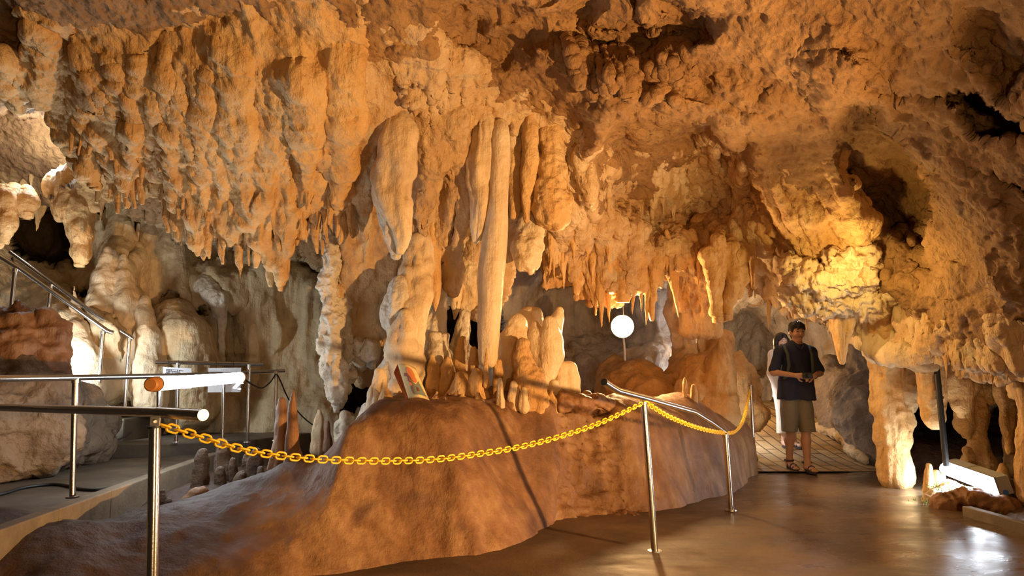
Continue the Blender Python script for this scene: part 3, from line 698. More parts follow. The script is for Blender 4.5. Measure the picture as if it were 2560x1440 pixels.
for sp in [[(905,120,40,5.0),(900,330,46,5.45),(890,480,36,5.85),(906,548,8,5.9)],
           [(960,150,60,5.1),(945,320,56,5.5),(925,470,46,5.85),(912,600,14,6.0)],
           [(1065,230,70,5.4),(1085,400,76,5.75),(1062,520,54,5.95),(1052,605,14,6.05)],
           [(1130,300,70,5.55),(1142,430,52,5.9),(1112,560,28,6.1),(1085,640,10,6.2)],
           [(1172,400,40,5.9),(1168,520,34,6.0),(1140,620,12,6.1)],
           [(1035,560,50,6.1),(1045,640,50,6.2),(1030,740,60,6.25)],
           [(1130,600,40,6.2),(1120,680,36,6.3),(1135,730,10,6.3)],
           [(1010,50,44,4.95),(1022,110,40,5.1),(1022,140,22,5.15),(1014,168,8,5.2)],
           [(985,80,20,5.0),(982,170,16,5.2)],
           [(1085,170,44,5.3),(1110,240,60,5.45),(1150,300,50,5.65),(1160,345,20,5.75)],
           [(1140,120,30,5.2),(1160,200,30,5.4),(1165,236,10,5.5)],
           [(1190,190,30,5.5),(1200,260,24,5.7),(1200,290,8,5.8)],
           [(1410,250,60,6.0),(1425,330,50,6.15),(1440,400,30,6.25),(1420,520,14,6.4)],
           [(1290,470,46,6.4),(1275,600,40,6.5),(1255,690,24,6.55),(1248,765,6,6.6)],
           [(1345,400,30,6.3),(1350,520,26,6.4),(1340,560,10,6.4)],
           [(1230,540,60,6.5),(1190,600,60,6.5),(1180,640,30,6.5)]]:
    F.spine([(sp[0][0], sp[0][1]-25, sp[0][2]*.5, sp[0][3]+.22)]+sp, .06, (1,.6))
rc = random.Random(21)
for i in range(150):       # lumpy ranks of small drips across the upper part
    x = rc.uniform(1000, 1460); yc = np.interp(x, [1000,1100,1200,1300,1460], [170,200,250,330,330])
    y = yc+rc.uniform(-80, 90); w_ = rc.uniform(9, 26); l = rc.uniform(26, 70); Yd = float(lat(CDG2, np.array(x), np.array(y)))+.06
    F.spine([(x, y-l*.5, w_*.8, Yd+.06), (x+rc.uniform(-4,4), y, w_, Yd+.02), (x+rc.uniform(-5,5), y+l*.6, 5, Yd+.03)], .03)
for i in range(60):        # ragged lower rim
    x = rc.uniform(860, 1180); yb = np.interp(x, [860,960,985,1000,1060,1150,1180], [915,930,850,735,630,560,440])
    y = yb+rc.uniform(-60, 30); w_ = rc.uniform(10, 26); Yd = float(lat(CDG2, np.array(x), np.array(y)))+.12
    F.spine([(x, y-60, w_*.8, Yd+.05), (x, y-10, w_, Yd), (x+rc.uniform(-5,5), y+rc.uniform(20,44), 5, Yd)], .03)
F.blend((top_depth(PX, PY)+.03-Y)*.8, .22, .3)
for sl_ in [[(890,300,6),(882,440,14),(886,540,12)], [(1177,380,8),(1180,460,14),(1178,560,14)], [(972,50,14),(976,100,22),(990,140,14)], [(1108,130,10),(1112,190,20),(1120,240,10)], [(1072,260,6),(1076,310,14)], [(1020,200,8),(1004,260,14),(1004,290,8)],
            [(1033,640,6),(1022,700,8)], [(920,590,8),(915,620,14)], [(1055,480,5),(1060,560,16),(1050,600,10)], [(1272,330,8),(1272,420,12),(1275,520,12)], [(1345,350,6),(1350,470,12)], [(1095,300,6),(1098,345,12)], [(1150,150,8),(1158,190,12)]]:
    F.carve([(x_, y_, w_, float(lat(CDG2, np.array(x_), np.array(y_)))+.04) for x_, y_, w_ in sl_], .025, (1, 2.6))
v, q = F.mesh(); v = rough_up(v, q, CURT)
cm = np_mesh('rock_drapery', v, q, M['gold'], None, P(1050, 300, 5.5))
tag(cm, 'tall mass of golden flowstone drapery in the middle, between orange curtain and round column', 'rock formation')
del F, X, Y, Z, PX, PY

f_ = formation
# ---- single hanging pieces of the middle
f_('stalactite', 'big pale round-shouldered stalactite with white tip, hanging in front of the golden drapery', 'stalactite',
   [(1000,300,40,5.45),(998,330,84,5.42),(985,420,92,5.45),(980,480,90,5.5),(992,540,64,5.5),(1004,590,38,5.5),(1000,628,12,5.5)], 'cream', n=48, flute=.10, seed=3, sq=.8)
f_('stalactite', 'small white-crusted stalactite tip beside the big pale round-shouldered one', 'stalactite',
   [(960,480,40,5.6),(970,540,36,5.55),(985,590,26,5.55),(990,640,10,5.55)], 'white', seed=4, flute=.2)
f_('stalactite', 'long smooth pale round column, free hanging to just above the crowded stalagmites', 'column',
   [(1252,312,30,5.75),(1252,325,44,5.72),(1250,420,46,5.75),(1247,500,46,5.8),(1238,590,58,5.85),(1228,680,62,5.85),(1226,760,56,5.85),(1222,840,52,5.85),(1220,900,44,5.85)], 'cream', n=44, flute=.05, wob=.03, seed=5, amps=[('r', 9, .006, (1,1,.1), 2)])
f_('stalactite', 'rough ribbed stalactite immediately left of the long smooth round column', 'stalactite',
   [(1205,270,40,5.8),(1210,330,62,5.8),(1205,420,66,5.82),(1208,500,56,5.85),(1196,570,30,5.88),(1192,600,8,5.9)], 'cream', seed=6, flute=.22, n=36)
f_('stalactite', 'slim spindle-shaped stalactite right of the long smooth round column', 'stalactite',
   [(1327,290,16,5.9),(1327,330,30,5.9),(1325,400,38,5.92),(1320,450,30,5.95),(1316,500,16,5.97),(1316,552,5,6.0)], 'curtain', seed=7, flute=.08)
f_('stalactite', 'brown stalactite between the long round column and the slim spindle-shaped one', 'stalactite',
   [(1290,340,24,6.05),(1290,420,34,6.05),(1288,500,24,6.1),(1284,540,8,6.1)], 'curtain', seed=8, flute=.15)
cluster('stalactite', 'lumpy bell-shaped stalactite with a drooping fringed mouth, right of the spindle-shaped one', 'stalactite',
   [[(1378,340,50,6.0),(1376,420,66,6.0),(1372,480,70,6.0),(1380,520,84,6.0),(1385,545,56,6.0)], [(1395,530,30,5.95),(1394,562,8,5.95)], [(1362,530,24,5.92),(1358,552,6,5.92)], [(1415,500,24,6.0),(1408,545,8,6.0)], [(1378,540,16,5.88),(1376,560,5,5.88)]], 'curtain', k=.06)
cluster('stalactite', 'blunt bulging block of rock with a pointed ear, hanging below the lumpy bell-shaped stalactite', 'rock formation',
   [[(1325,560,50,6.2),(1318,620,64,6.15),(1318,650,56,6.1)], [(1345,580,12,6.1),(1338,620,36,6.1),(1340,655,24,6.1)], [(1322,660,16,6.1),(1326,684,5,6.1)]], 'cream', k=.06)
f_('stalactite', 'narrow tapering stalactite ending above the pale crusted columns left of centre', 'stalactite',
   [(1075,560,44,6.2),(1082,640,36,6.2),(1086,700,32,6.2),(1088,750,20,6.2),(1088,778,5,6.2)], 'curtain', seed=11, flute=.1)
f_('stalactite', 'short cream stalactite pointing down into the black gap behind the columns', 'stalactite',
   [(1125,660,44,6.5),(1135,720,34,6.5),(1138,770,16,6.5),(1136,798,4,6.5)], 'cream', seed=12, flute=.15)
cluster('stalactite', 'broad rough pale block hanging just left of the round column, above the black gap', 'rock formation',
   [[(1180,600,70,6.6),(1180,700,70,6.6),(1175,770,50,6.6),(1190,800,16,6.6)], [(1150,640,30,6.6),(1155,740,20,6.6),(1152,770,6,6.6)]], 'cream', k=.06)
# ---- the columns on the pedestal
f_('column', 'lumpy white-edged column at the left end of the pedestal, tallest and thickest there', 'column',
   [(1050,600,44,6.1),(1040,680,66,6.1),(1036,740,70,6.05),(1030,800,74,6.0),(1010,860,84,5.95),(1012,930,90,5.95),(1005,1000,100,5.9)], 'cream', n=44, flute=.12, wob=.2, seed=13)
f_('column', 'bulbous crusted column standing against the left side of the lumpy white-edged one', 'column',
   [(1000,705,20,5.95),(998,740,52,5.95),(985,790,56,5.95),(990,840,44,5.9),(988,880,50,5.9),(975,930,56,5.9),(965,1000,50,5.9)], 'white', n=36, flute=.14, wob=.25, seed=14)
f_('stalagmite', 'rounded knob of stalagmite in front of the lumpy white-edged column', 'stalagmite',
   [(1012,790,30,5.85),(1010,830,70,5.85),(1005,880,70,5.85),(1008,940,60,5.85),(1008,1000,70,5.85)], 'cream', n=36, flute=.08, wob=.2, seed=15)
f_('column', 'pale greenish white crusted column with a forked head, left of the black gap', 'column',
   [(1108,700,26,6.3),(1100,760,34,6.3),(1090,810,50,6.3),(1080,880,54,6.3),(1074,960,60,6.3),(1075,1010,70,6.3)], 'white', n=36, flute=.14, wob=.2, seed=16)
cluster('stalagmite', 'white two-fingered stalagmite standing at the black gap', 'stalagmite',
   [[(1088,848,26,6.15),(1092,890,40,6.15),(1100,940,50,6.15),(1105,1000,56,6.15)], [(1114,843,14,6.15),(1113,862,10,6.15),(1115,890,24,6.15),(1108,940,34,6.15)]], 'white', k=.04)
f_('stalagmite', 'pointed brown stalagmite in front of the pale greenish crusted column', 'stalagmite',
   [(1080,886,6,6.0),(1082,910,24,6.0),(1084,950,34,6.0),(1086,1010,40,6.0)], 'curtain', seed=18)
f_('stalagmite', 'stubby orange-brown stalagmite below the white two-fingered one', 'stalagmite',
   [(1119,900,14,5.95),(1118,920,26,5.95),(1120,960,34,5.95),(1120,1005,40,5.95)], 'curtain', seed=19, wob=.2)
f_('column', 'knobbly pale column rising just left of the foot of the round column', 'column',
   [(1165,788,14,6.4),(1162,820,34,6.4),(1150,860,52,6.4),(1158,920,66,6.4),(1165,1000,80,6.4)], 'white', n=36, flute=.12, wob=.25, seed=20)
for i, (x, y0, y1, w_, Yd, lab) in enumerate([(1155,848,940,30,6.1,'blunt brown stalagmite with an orange head, left of the round column foot'),
      (1184,872,960,22,6.05,'finger-like brown stalagmite touching the left of the round column foot'),
      (1216,872,950,12,5.7,'thin upright stalagmite rod in front of the round column foot'),
      (1245,905,990,20,5.85,'small reddish stalagmite right below the round column foot'),
      (1150,940,1000,44,5.75,'squat orange-brown lump of stalagmite at the front of the crowded group'),
      (1190,930,1005,50,5.75,'wide two-stepped brown lump below the round column'),
      (1283,958,1006,20,5.72,'pale stump at the pedestal edge, left one of two near the lip'),
      (1310,972,1008,14,5.66,'pointed cream stump at the pedestal edge, right one of two near the lip'),
      (1250,950,1005,14,5.6,'slim pale stalagmite just left of the two stumps at the lip'),
      (1395,925,1000,22,6.2,'thin brown-topped stalagmite between the pale crown group and the squat block'),
      (965,975,1040,26,5.4,'dark brown stalagmite leaning at the left corner of the pedestal')]):
    f_('stalagmite', lab, 'stalagmite', [(x, y0, w_*.5, Yd), (x+1, y0+(y1-y0)*.25, w_*.9, Yd), (x-1, y0+(y1-y0)*.6, w_*1.05, Yd), (x, y1, w_*1.3, Yd), (x, y1+14, w_*1.5, Yd)], 'curtain' if i not in (6,7,8) else 'cream', seed=30+i, wob=.25, n=24)
cluster('stalagmite', 'pale hunched stalagmite with a broad shoulder, right beside the round column foot', 'stalagmite',
   [[(1292,808,34,6.1),(1280,850,56,6.1),(1266,910,56,6.1),(1268,1000,64,6.1)], [(1300,812,16,6.1),(1296,860,20,6.1),(1300,940,30,6.1)]], 'cream', k=.06, amps=FLUTE)
cluster('stalagmite', 'crown-shaped cream stalagmite with a flat ribbed head, behind the figure-like one', 'stalagmite',
   [[(1322,786,34,6.4),(1320,806,62,6.4),(1312,850,54,6.4),(1320,960,60,6.4)], [(1340,784,26,6.4),(1338,830,44,6.4),(1336,960,50,6.4)], [(1300,800,20,6.35),(1298,840,36,6.35)]], 'cream', k=.05, amps=SMOOTH)
cluster('stalagmite', 'figure-like pale stalagmite with a raised leaning head and tapering foot, far right of the pedestal', 'stalagmite',
   [[(1398,776,20,6.1),(1393,800,32,6.1),(1388,840,32,6.1)], [(1374,806,34,6.02),(1376,826,40,6.02),(1376,852,62,6.05),(1377,885,64,6.05),(1370,925,46,6.05),(1362,965,30,6.05),(1360,1010,24,6.05)],
    [(1340,812,22,6.1),(1342,840,46,6.1),(1346,880,50,6.1),(1344,930,22,6.1),(1344,1000,24,6.1)], [(1358,850,40,6.08),(1358,900,40,6.08),(1356,960,16,6.08),(1352,1000,26,6.08)]], 'cream', k=.035, amps=SMOOTH)
cluster('stalagmite', 'bulky banded brown stalagmite in front of the crown-shaped one', 'stalagmite',
   [[(1308,862,24,5.85),(1312,900,44,5.85),(1325,950,66,5.85),(1330,1010,84,5.85)], [(1345,930,20,5.9),(1350,1000,40,5.9)]], 'curtain', k=.06)
cluster('stalagmite', 'squat block-shaped cream stalagmite at the right end of the pedestal group', 'stalagmite',
   [[(1410,922,30,6.1),(1426,922,34,6.1),(1430,950,40,6.1),(1432,1010,50,6.1)], [(1408,926,34,6.1),(1404,1010,50,6.1)], [(1385,960,20,6.0),(1385,1010,40,6.0)]], 'cream', k=.04, amps=SMOOTH)
cluster('rock', 'glistening low mound of knobbly wet rock at the right rear of the pedestal top', 'rock',
   [[(1390,1000,60,6.1),(1450,1005,50,6.0),(1520,1015,40,6.1)], [(1470,995,30,6.2),(1490,1000,20,6.2)], [(1410,985,24,5.9),(1412,1010,40,5.9)]], 'brown', k=.06)
f_('stalagmite', 'cone-shaped pale stalagmite pair standing at the dark left corner behind the pedestal', 'stalagmite',
   [(950,930,16,5.6),(948,960,26,5.6),(942,1000,34,5.55),(938,1050,44,5.5),(936,1090,60,5.45)], 'cream', seed=50, wob=.3)
f_('stalagmite', 'white crusted foot of rock on the left slope of the pedestal', 'stalagmite',
   [(918,1022,14,5.6),(912,1050,30,5.6),(905,1085,50,5.55),(900,1110,60,5.5)], 'white', seed=51, wob=.3)
cluster('stalagmite', 'white knobbly three-headed stalagmite group low behind the left slope of the pedestal', 'stalagmite',
   [[(866,1040,24,6.2),(868,1070,34,6.2),(872,1100,44,6.2)], [(884,1044,16,6.2),(882,1090,20,6.2)], [(850,1062,16,6.2),(848,1100,24,6.2)]], 'white', k=.03)
f_('stalagmite', 'grey-white stalagmite standing on the dark ledge behind the lone cone', 'stalagmite',
   [(798,1028,10,6.6),(797,1045,18,6.6),(794,1080,24,6.6),(794,1125,28,6.6)], 'cream', seed=53)
f_('stalagmite', 'small dark beaded stalagmite right of the grey-white one', 'stalagmite',
   [(818,1056,10,6.5),(819,1066,13,6.5),(818,1080,9,6.5),(820,1100,16,6.5),(820,1125,18,6.5)], 'brown', seed=54, n=20)

# knobs of rock between the stalagmite feet
kp = []
for i in range(4):
    x, w_ = 1150, 26
    kp.append(f_('low_stalagmite', 'small low brown stalagmite knob among the feet of the crowded stalagmites', 'stalagmite', [(x, 975, 12, 5.7), (x, 985, 26, 5.7), (x, 1000, 32, 5.7), (x, 1012, 36, 5.7)], 'curtain' if i < 2 else 'brown', 'low stalagmite knobs on the pedestal top', seed=300+i, wob=.5, n=18))
rc = random.Random(77)
for i in range(46):
    o = kp[i] if i < 4 else kp[i % 4].copy()
    if i >= 4: COL.objects.link(o)
    x = rc.uniform(1085, 1460); Yk = np.interp(x, [1085,1200,1460], [5.3,5.55,6.0])+rc.uniform(0, .6)
    p_ = P(x, 1000, Yk); hit = PED.ray_cast(Vector((p_.x, p_.y, 2)), Vector((0,0,-1)))[0]; zt = hit.z if hit else .9
    o.location = (p_.x, p_.y, zt+.035*rc.uniform(.3, 1.3)); s_ = rc.uniform(.4, 1.1); o.scale = (s_, s_, s_*rc.uniform(.7, 1.6)); o.rotation_euler = (0, 0, rc.uniform(0, 6.28))

# ---- pale knobbly strip hanging at the left of the centre
cluster('stalactite', 'long white coral-crusted stalactite strip hanging almost to the ground beside the dark gap', 'stalactite',
   [[(830,470,60,6.0),(822,560,44,6.1),(832,640,46,6.15),(822,720,36,6.2),(835,800,50,6.2),(822,860,38,6.2),(838,920,40,6.2),(848,980,24,6.2),(840,1025,6,6.2)],
    [(860,500,50,6.1),(862,600,40,6.2),(868,700,34,6.3),(860,800,30,6.3),(866,900,24,6.3)], [(878,940,20,6.3),(870,985,5,6.3)], [(893,870,30,6.4),(905,915,10,6.4)], [(925,880,30,6.4),(932,920,8,6.4)], [(790,500,26,5.95),(772,570,14,5.95),(768,610,5,5.95)], [(810,530,24,6.0),(800,600,8,6.0)], [(757,480,26,5.95),(745,560,14,5.95),(742,595,4,5.95)]],
   'white', k=.05, amps=[('f', 5, .04, (1,1,.6), 3), ('r', 16, .022, (1,1,.7), 3)])

# ---- left: hanging rock below the lit vault, and what hangs there
cluster('stalactite', 'orange hanging rock tooth with a long point, left of the tall white stalagmites', 'stalactite',
   [[(185,460,60,6.9),(190,520,60,6.9),(202,580,40,6.9),(198,630,20,6.9),(197,660,4,6.9)], [(230,470,50,6.9),(240,520,20,6.9)], [(160,470,50,6.9),(150,545,8,6.9)]], 'curtain', k=.08, amps=CURT)
cluster('stalactite', 'ragged orange rock fringe at the left edge above the handrail', 'stalactite',
   [[(-40,500,60,6.5),(-20,560,40,6.5),(-10,610,14,6.5)], [(8,505,44,6.5),(14,560,28,6.5),(12,602,6,6.5)], [(36,500,30,6.6),(40,530,6,6.6)], [(66,505,20,6.6),(66,540,5,6.6)]], 'curtain', k=.06, amps=CURT)
cluster('stalactite', 'pair of pinkish orange stalactites high in the left corner under the roof', 'stalactite',
   [[(85,70,34,4.75),(82,130,44,5.0),(60,190,40,5.2),(48,240,24,5.4),(44,272,6,5.5)], [(120,90,40,4.8),(112,160,54,5.05),(105,215,50,5.25),(100,262,16,5.4)], [(135,120,26,4.9),(130,200,30,5.15),(118,262,8,5.4)], [(20,150,30,5.0),(16,210,20,5.2),(14,240,5,5.3)]], 'curtain', k=.05, amps=CURT)
# tall wall-side groups on the left
def wall_group(name, label, spines, mat='cream', k=.05, **kw): return cluster(name, label, 'stalagmite', spines, mat, .018, k, [('f', 2.5, .04, (1,1,.5), 2), ('r', 6, .014, (1,1,.2), 3), ('f', 20, .008, (1,1,1), 2)], **kw)
wall_group('stalagmite', 'tallest white three-pronged stalagmite against the left wall', [[(270,622,10,7.7),(268,650,26,7.7),(262,700,46,7.65),(262,780,74,7.6),(258,870,100,7.5),(250,960,120,7.4)], [(285,632,9,7.75),(286,700,24,7.7),(290,780,50,7.65)], [(307,640,9,7.75),(310,690,30,7.7),(318,760,60,7.65),(322,860,80,7.6),(330,960,90,7.5)], [(252,640,12,7.8),(250,700,20,7.75)]])
wall_group('stalagmite', 'lower pointed cream stalagmite right of the three-pronged one', [[(362,748,12,7.65),(362,790,34,7.6),(368,850,60,7.55),(375,930,84,7.5),(375,1000,90,7.5)]])
wall_group('stalagmite', 'bright white cone stalagmite behind the lower end of the stair rail', [[(185,716,8,7.3),(186,770,22,7.3),(190,830,60,7.2),(195,900,90,7.1),(200,980,110,7.0)]])
wall_group('rock', 'greenish lumpy column of flowstone rising behind the three-pronged stalagmite', [[(278,508,10,8.2),(280,540,20,8.2)], [(300,510,46,8.2),(300,580,56,8.15),(290,640,80,8.1),(285,720,90,8.1)], [(250,555,14,8.1),(252,600,36,8.1),(262,680,40,8.1)], [(318,560,30,8.1),(322,640,40,8.1)]], 'back')
wall_group('rock', 'ribbed tan columns of flowstone between greenish column and curtain', [[(348,555,13,8.3),(345,640,22,8.25),(350,720,50,8.2)], [(385,500,50,8.4),(380,600,70,8.35),(390,760,90,8.3)], [(420,560,20,8.3),(415,640,40,8.3),(420,760,60,8.3)], [(445,620,24,8.3),(440,700,50,8.3)]], 'back')
wall_group('rock', 'great round brown-cream boulder at the left wall behind the signs', [[(440,810,110,8.0),(455,850,150,7.95),(465,920,160,7.95),(465,1000,150,7.95)]], 'back')
wall_group('rock', 'fan-shaped white flowstone splash right of the round boulder', [[(515,715,50,8.3),(545,750,50,8.2),(555,800,26,8.2),(552,900,14,8.2),(548,940,8,8.2)], [(530,720,40,8.25),(535,790,14,8.2)]], 'white')
for i, (x, y0, y1, w_, Yd, lab) in enumerate([(620,770,860,20,8.5,'narrow pale rib stalagmite on the left wall, upper one of two'),(633,815,960,34,8.45,'narrow pale rib stalagmite on the left wall, lower one of two'),(603,790,900,14,8.5,'thin bluish rib on the left wall beside the narrow ribs'),(345,560,640,14,8.2,'short upright peg stalagmite high on the left wall')]):
    f_('stalagmite', lab, 'stalagmite', [(x, y0, w_*.4, Yd), (x, y0+20, w_*.8, Yd), (x+2, (y0+y1)/2, w_, Yd), (x+2, y1, w_*1.4, Yd+.1)], 'cream', seed=60+i)
# brown rock beside the stairs and pale wall rock below
cluster('rock', 'dark brown pitted boulder beside the stair rail at the left edge', 'rock', [[(-40,830,120,5.6),(20,850,110,5.6),(60,900,110,5.6),(100,960,90,5.6)], [(110,810,40,5.7),(120,860,60,5.7),(130,930,60,5.7)], [(40,760,14,5.65),(45,790,30,5.65),(50,830,60,5.6)]], 'brown', .02, .08, [('f', 2.4, .06, (1,1,1), 3), ('r', 7, .03, (1,1,1), 3)])
cluster('rock', 'rough grey-brown rock bank along the inner side of the left walk', 'rock', [[(-100,1000,200,5.3),(60,1010,170,5.6),(170,1020,120,6.2),(230,1060,70,6.7)], [(-150,1100,240,5.0),(60,1090,190,5.5),(180,1100,100,6.2),(235,1130,40,6.7)]], 'grey', .024, .12, [('f', 1.8, .08, (1,1,1), 3), ('r', 6, .035, (1,1,1), 4)])
# ---- stalagmites in the gully and the lone cone
f_('stalagmite', 'tall lone orange-brown cone stalagmite standing where the chain passes', 'stalagmite',
   [(733,970,4,4.70),(732,990,15,4.71),(731,1020,25,4.72),(731,1070,30,4.74),(731,1120,37,4.77),(734,1160,52,4.80),(740,1195,84,4.84),(748,1225,130,4.88)], 'brown', n=44, flute=.04, wob=.05, seed=70, amps=[('f', 8, .008, (1,1,.5), 3)])
f_('stalagmite', 'thin reddish companion stalagmite just left of the lone cone', 'stalagmite',
   [(705,1002,4,4.95),(704,1020,13,4.95),(702,1060,18,4.95),(701,1110,24,4.95),(700,1170,40,4.95)], 'brown', seed=71)
for i, (x, y0, y1, w_, lean, Yd, lab) in enumerate([(503,1132,1250,25,-8,5.2,'smooth blunt brown stalagmite in the gully, tallest there'),(553,1108,1235,25,0,5.5,'pale-capped stalagmite on the gully rim under the chain'),
      (549,1175,1240,20,6,5.25,'dark green-black stalagmite in front of the pale-capped one'),(583,1150,1240,16,4,5.3,'slim leaning stalagmite right of the pale-capped one'),(605,1190,1245,26,-6,5.2,'squat dark double-knobbed stalagmite in the gully'),
      (640,1130,1240,24,-16,5.3,'knobbly leaning pair stalagmite nearest the lone cone'),(622,1140,1200,20,2,5.5,'lumpy brown stalagmite behind the leaning pair'),(652,1172,1215,16,4,5.1,'little rounded stalagmite at the foot of the lone cone'),
      (420,1255,1300,14,0,4.7,'tiny whitish stub stalagmite behind the near rail post'),(405,1230,1300,16,0,4.8,'reddish stub stalagmite touching the near rail post'),(497,1238,1275,60,-6,4.9,'rounded tan boulder at the gully edge below the tallest smooth stalagmite')]):
    f_('stalagmite', lab, 'stalagmite', [(x, y0, w_*.5, Yd), (x, y0+10, w_*.9, Yd), (x+lean*.5, (y0+y1)/2, w_*1.05, Yd), (x+lean, y1-6, w_*1.25, Yd), (x+lean, y1+14, w_*1.5, Yd)], 'muddy' if i != 10 else 'brown', seed=80+i, wob=.12 if i in (0,1) else .3, n=26)

# ---- right: under the roof edge and around the passage
cluster('stalactite', 'long smooth fork-ended stalactite group hanging left of the passage mouth', 'stalactite',
   [[(1800,600,40,7.0),(1802,660,50,7.1),(1797,720,18,7.1),(1793,800,5,7.1)], [(1820,620,50,7.1),(1830,690,40,7.1),(1820,750,20,7.1),(1817,795,5,7.1)], [(1850,640,40,7.1),(1855,700,30,7.1),(1845,745,6,7.1)], [(1775,640,50,7.1),(1782,720,24,7.1),(1785,780,6,7.1)], [(1740,660,50,7.5),(1745,740,34,7.7),(1752,800,8,7.8)]], 'curtain', k=.05, ws=.66, amps=CURT, base='top', bk=.2)
cluster('stalactite', 'pale ribbed wall of fused stalactites beside the spotlight', 'rock formation',
   [[(1700,640,60,7.6),(1712,700,50,8.2),(1725,800,34,8.5),(1740,920,12,8.6)], [(1735,680,40,8.2),(1745,800,34,8.5),(1762,900,10,8.6)], [(1690,680,40,8.1),(1690,780,50,8.5),(1700,860,34,8.6)], [(1770,760,40,8.3),(1768,850,34,8.6),(1775,900,12,8.6)], [(1715,780,26,8.5),(1722,880,18,8.6),(1730,905,6,8.6)]], 'cream', k=.04, ws=.72, amps=CURT)
cluster('stalactite', 'short broad stalactites in a row above the spotlight', 'rock formation',
   [[(1440,620,50,7.2),(1440,700,24,7.2),(1440,735,5,7.2)], [(1480,640,50,7.3),(1485,730,26,7.3),(1488,788,5,7.3)], [(1540,620,40,7.3),(1555,700,14,7.3),(1558,745,4,7.3)], [(1590,640,60,7.3),(1600,690,20,7.3),(1604,720,5,7.3)], [(1400,620,60,7.2),(1405,680,20,7.2)], [(1640,660,50,7.3),(1632,740,16,7.3),(1630,800,5,7.3)], [(1512,660,50,7.4),(1518,720,10,7.4)]], 'curtain', k=.05, ws=.66, amps=CURT, base='top', bk=.2)
rc = random.Random(34); sps = []
for i in range(14):
    x0 = 1640+i*8+rc.uniform(-6,6); y0 = rc.uniform(410, 450); L_ = rc.uniform(70, 150); sl = (x0-1690)*.5+rc.uniform(-14,14)
    sps.append([(x0+sl*t_, y0+L_*t_, 13*wf, float(top_depth(np.array(x0+sl*t_), np.array(y0+L_*t_)))-.01-.04*t_) for t_, wf in ((0,.5),(.4,1),(.8,.8),(1,.2))])
cluster('stalactite', 'fan of pale crossed roots of flowstone on the roof right of centre', 'rock formation', sps, 'cream', k=.03, amps=CURT, base='top', bk=.08)
sps = []
for i in range(26):
    x0 = 1425+i*10.5+rc.uniform(-4,4); y0 = 112+(x0-1425)*.16+rc.uniform(-10,10)+(40 if i % 2 else 0); L_ = rc.uniform(50, 90)
    sps.append([(x0+L_*.28*t_, y0+L_*t_, 13*wf, float(top_depth(np.array(x0+L_*.28*t_), np.array(y0+L_*t_)))-.06-.05*t_) for t_, wf in ((0,.5),(.4,1),(.8,.7),(1,.2))])
cluster('stalactite', 'comb of curved pale ribs on the roof high right of centre', 'rock formation', sps, 'ceil', k=.03, amps=CURT, base='top', bk=.08)
rc = random.Random(33); sps = []
for i in range(30):
    x0 = rc.uniform(1850, 2110); y0 = rc.uniform(430, 560)+(2110-x0)*.12; L_ = min(rc.uniform(110, 230), 715-y0); w_ = rc.uniform(12, 30); sp = []
    for t_, wf in ((0,.3),(.3,.8),(.6,1),(.85,.6),(1,.15)):
        x, y = x0+L_*.5*t_, y0+L_*t_
        sp.append((x, y, w_*wf, float(top_depth(np.array(x), np.array(min(y, 745.))))+.02-.07*t_))
    sps.append(sp)
cluster('stalactite', 'curtain of long leaning ochre folds running down towards the yellow lit crystals', 'rock formation', sps, 'curtain', k=.04, amps=CURT, base='top', bk=.12)
cluster('stalactite', 'crusty yellow lit patch of coral crystals on the roof ledge', 'rock formation',
   [[(1975,660,30,6.7),(2010,690,50,6.7),(2060,700,60,6.65),(2110,700,70,6.6),(2160,690,80,6.55)], [(2090,650,40,6.5),(2150,640,50,6.45)], [(2000,740,60,6.9),(2080,750,60,6.8),(2170,750,70,6.7)], [(2150,600,10,6.4),(2150,640,30,6.45)]], 'cream', k=.08, amps=[('f', 4, .06, (1,1,1), 2), ('r', 15, .045, (1,1,1), 3)])
def drip_band(label, x0, x1, n_, up, down, wr, lr, mat, seed, off=.03):
    r_ = random.Random(seed); sps = []
    for i in range(n_):
        x = r_.uniform(x0, x1); yb = float(edge_y(np.array([x]))[0]); y1 = yb+r_.uniform(-up, down); L_ = r_.uniform(*lr); w_ = r_.uniform(*wr); sl = r_.uniform(-8, 8)
        lean = (x-1500)*.02; sp = []
        for t_, wf in ((0,.35),(.35,.9),(.6,1),(.85,.5),(1,.15)):
            y = y1-L_*(1-t_); yq = min(y, yb-14); sp.append((x+(sl-lean)*(1-t_), y, w_*wf, float(top_depth(np.array(x), np.array(yq)))+off-.06*t_))
        sps.append(sp)
    return cluster('rock_drapery', label, 'rock formation', sps, mat, .015, .03, CURT, base='top', bk=.1)
drip_band('dense lumpy band of short drips on the roof edge above the spotlight', 1345, 1910, 210, 170, 46, (12,34), (50,130), 'gold', 5)
drip_band('ragged pale drip band on the roof edge over the walking people', 1900, 2250, 80, 50, 46, (12,30), (40,90), 'cream', 6, .02)
drip_band('thin ragged drip band on the roof edge over the dark alcove', 2240, 2600, 90, 34, 34, (7,15), (30,64), 'gold', 7, .07)
f_('stalactite', 'orange carrot-shaped ribbed stalactite hanging to the right of the walking people', 'stalactite',
   [(2110,730,70,6.9),(2110,770,60,6.9),(2108,810,48,6.9),(2106,850,26,6.9),(2106,888,10,6.9),(2106,905,4,6.9)], 'curtain', n=40, flute=.22, seed=100)
f_('column', 'thick orange floor-to-roof column right of the walking people', 'column',
   [(2185,720,80,6.9),(2195,780,84,6.9),(2205,850,82,6.95),(2218,930,72,7.0),(2225,1000,72,7.0),(2232,1060,78,7.0),(2232,1120,56,7.0),(2236,1190,70,7.0)], 'curtain', n=48, flute=.16, wob=.15, seed=101)
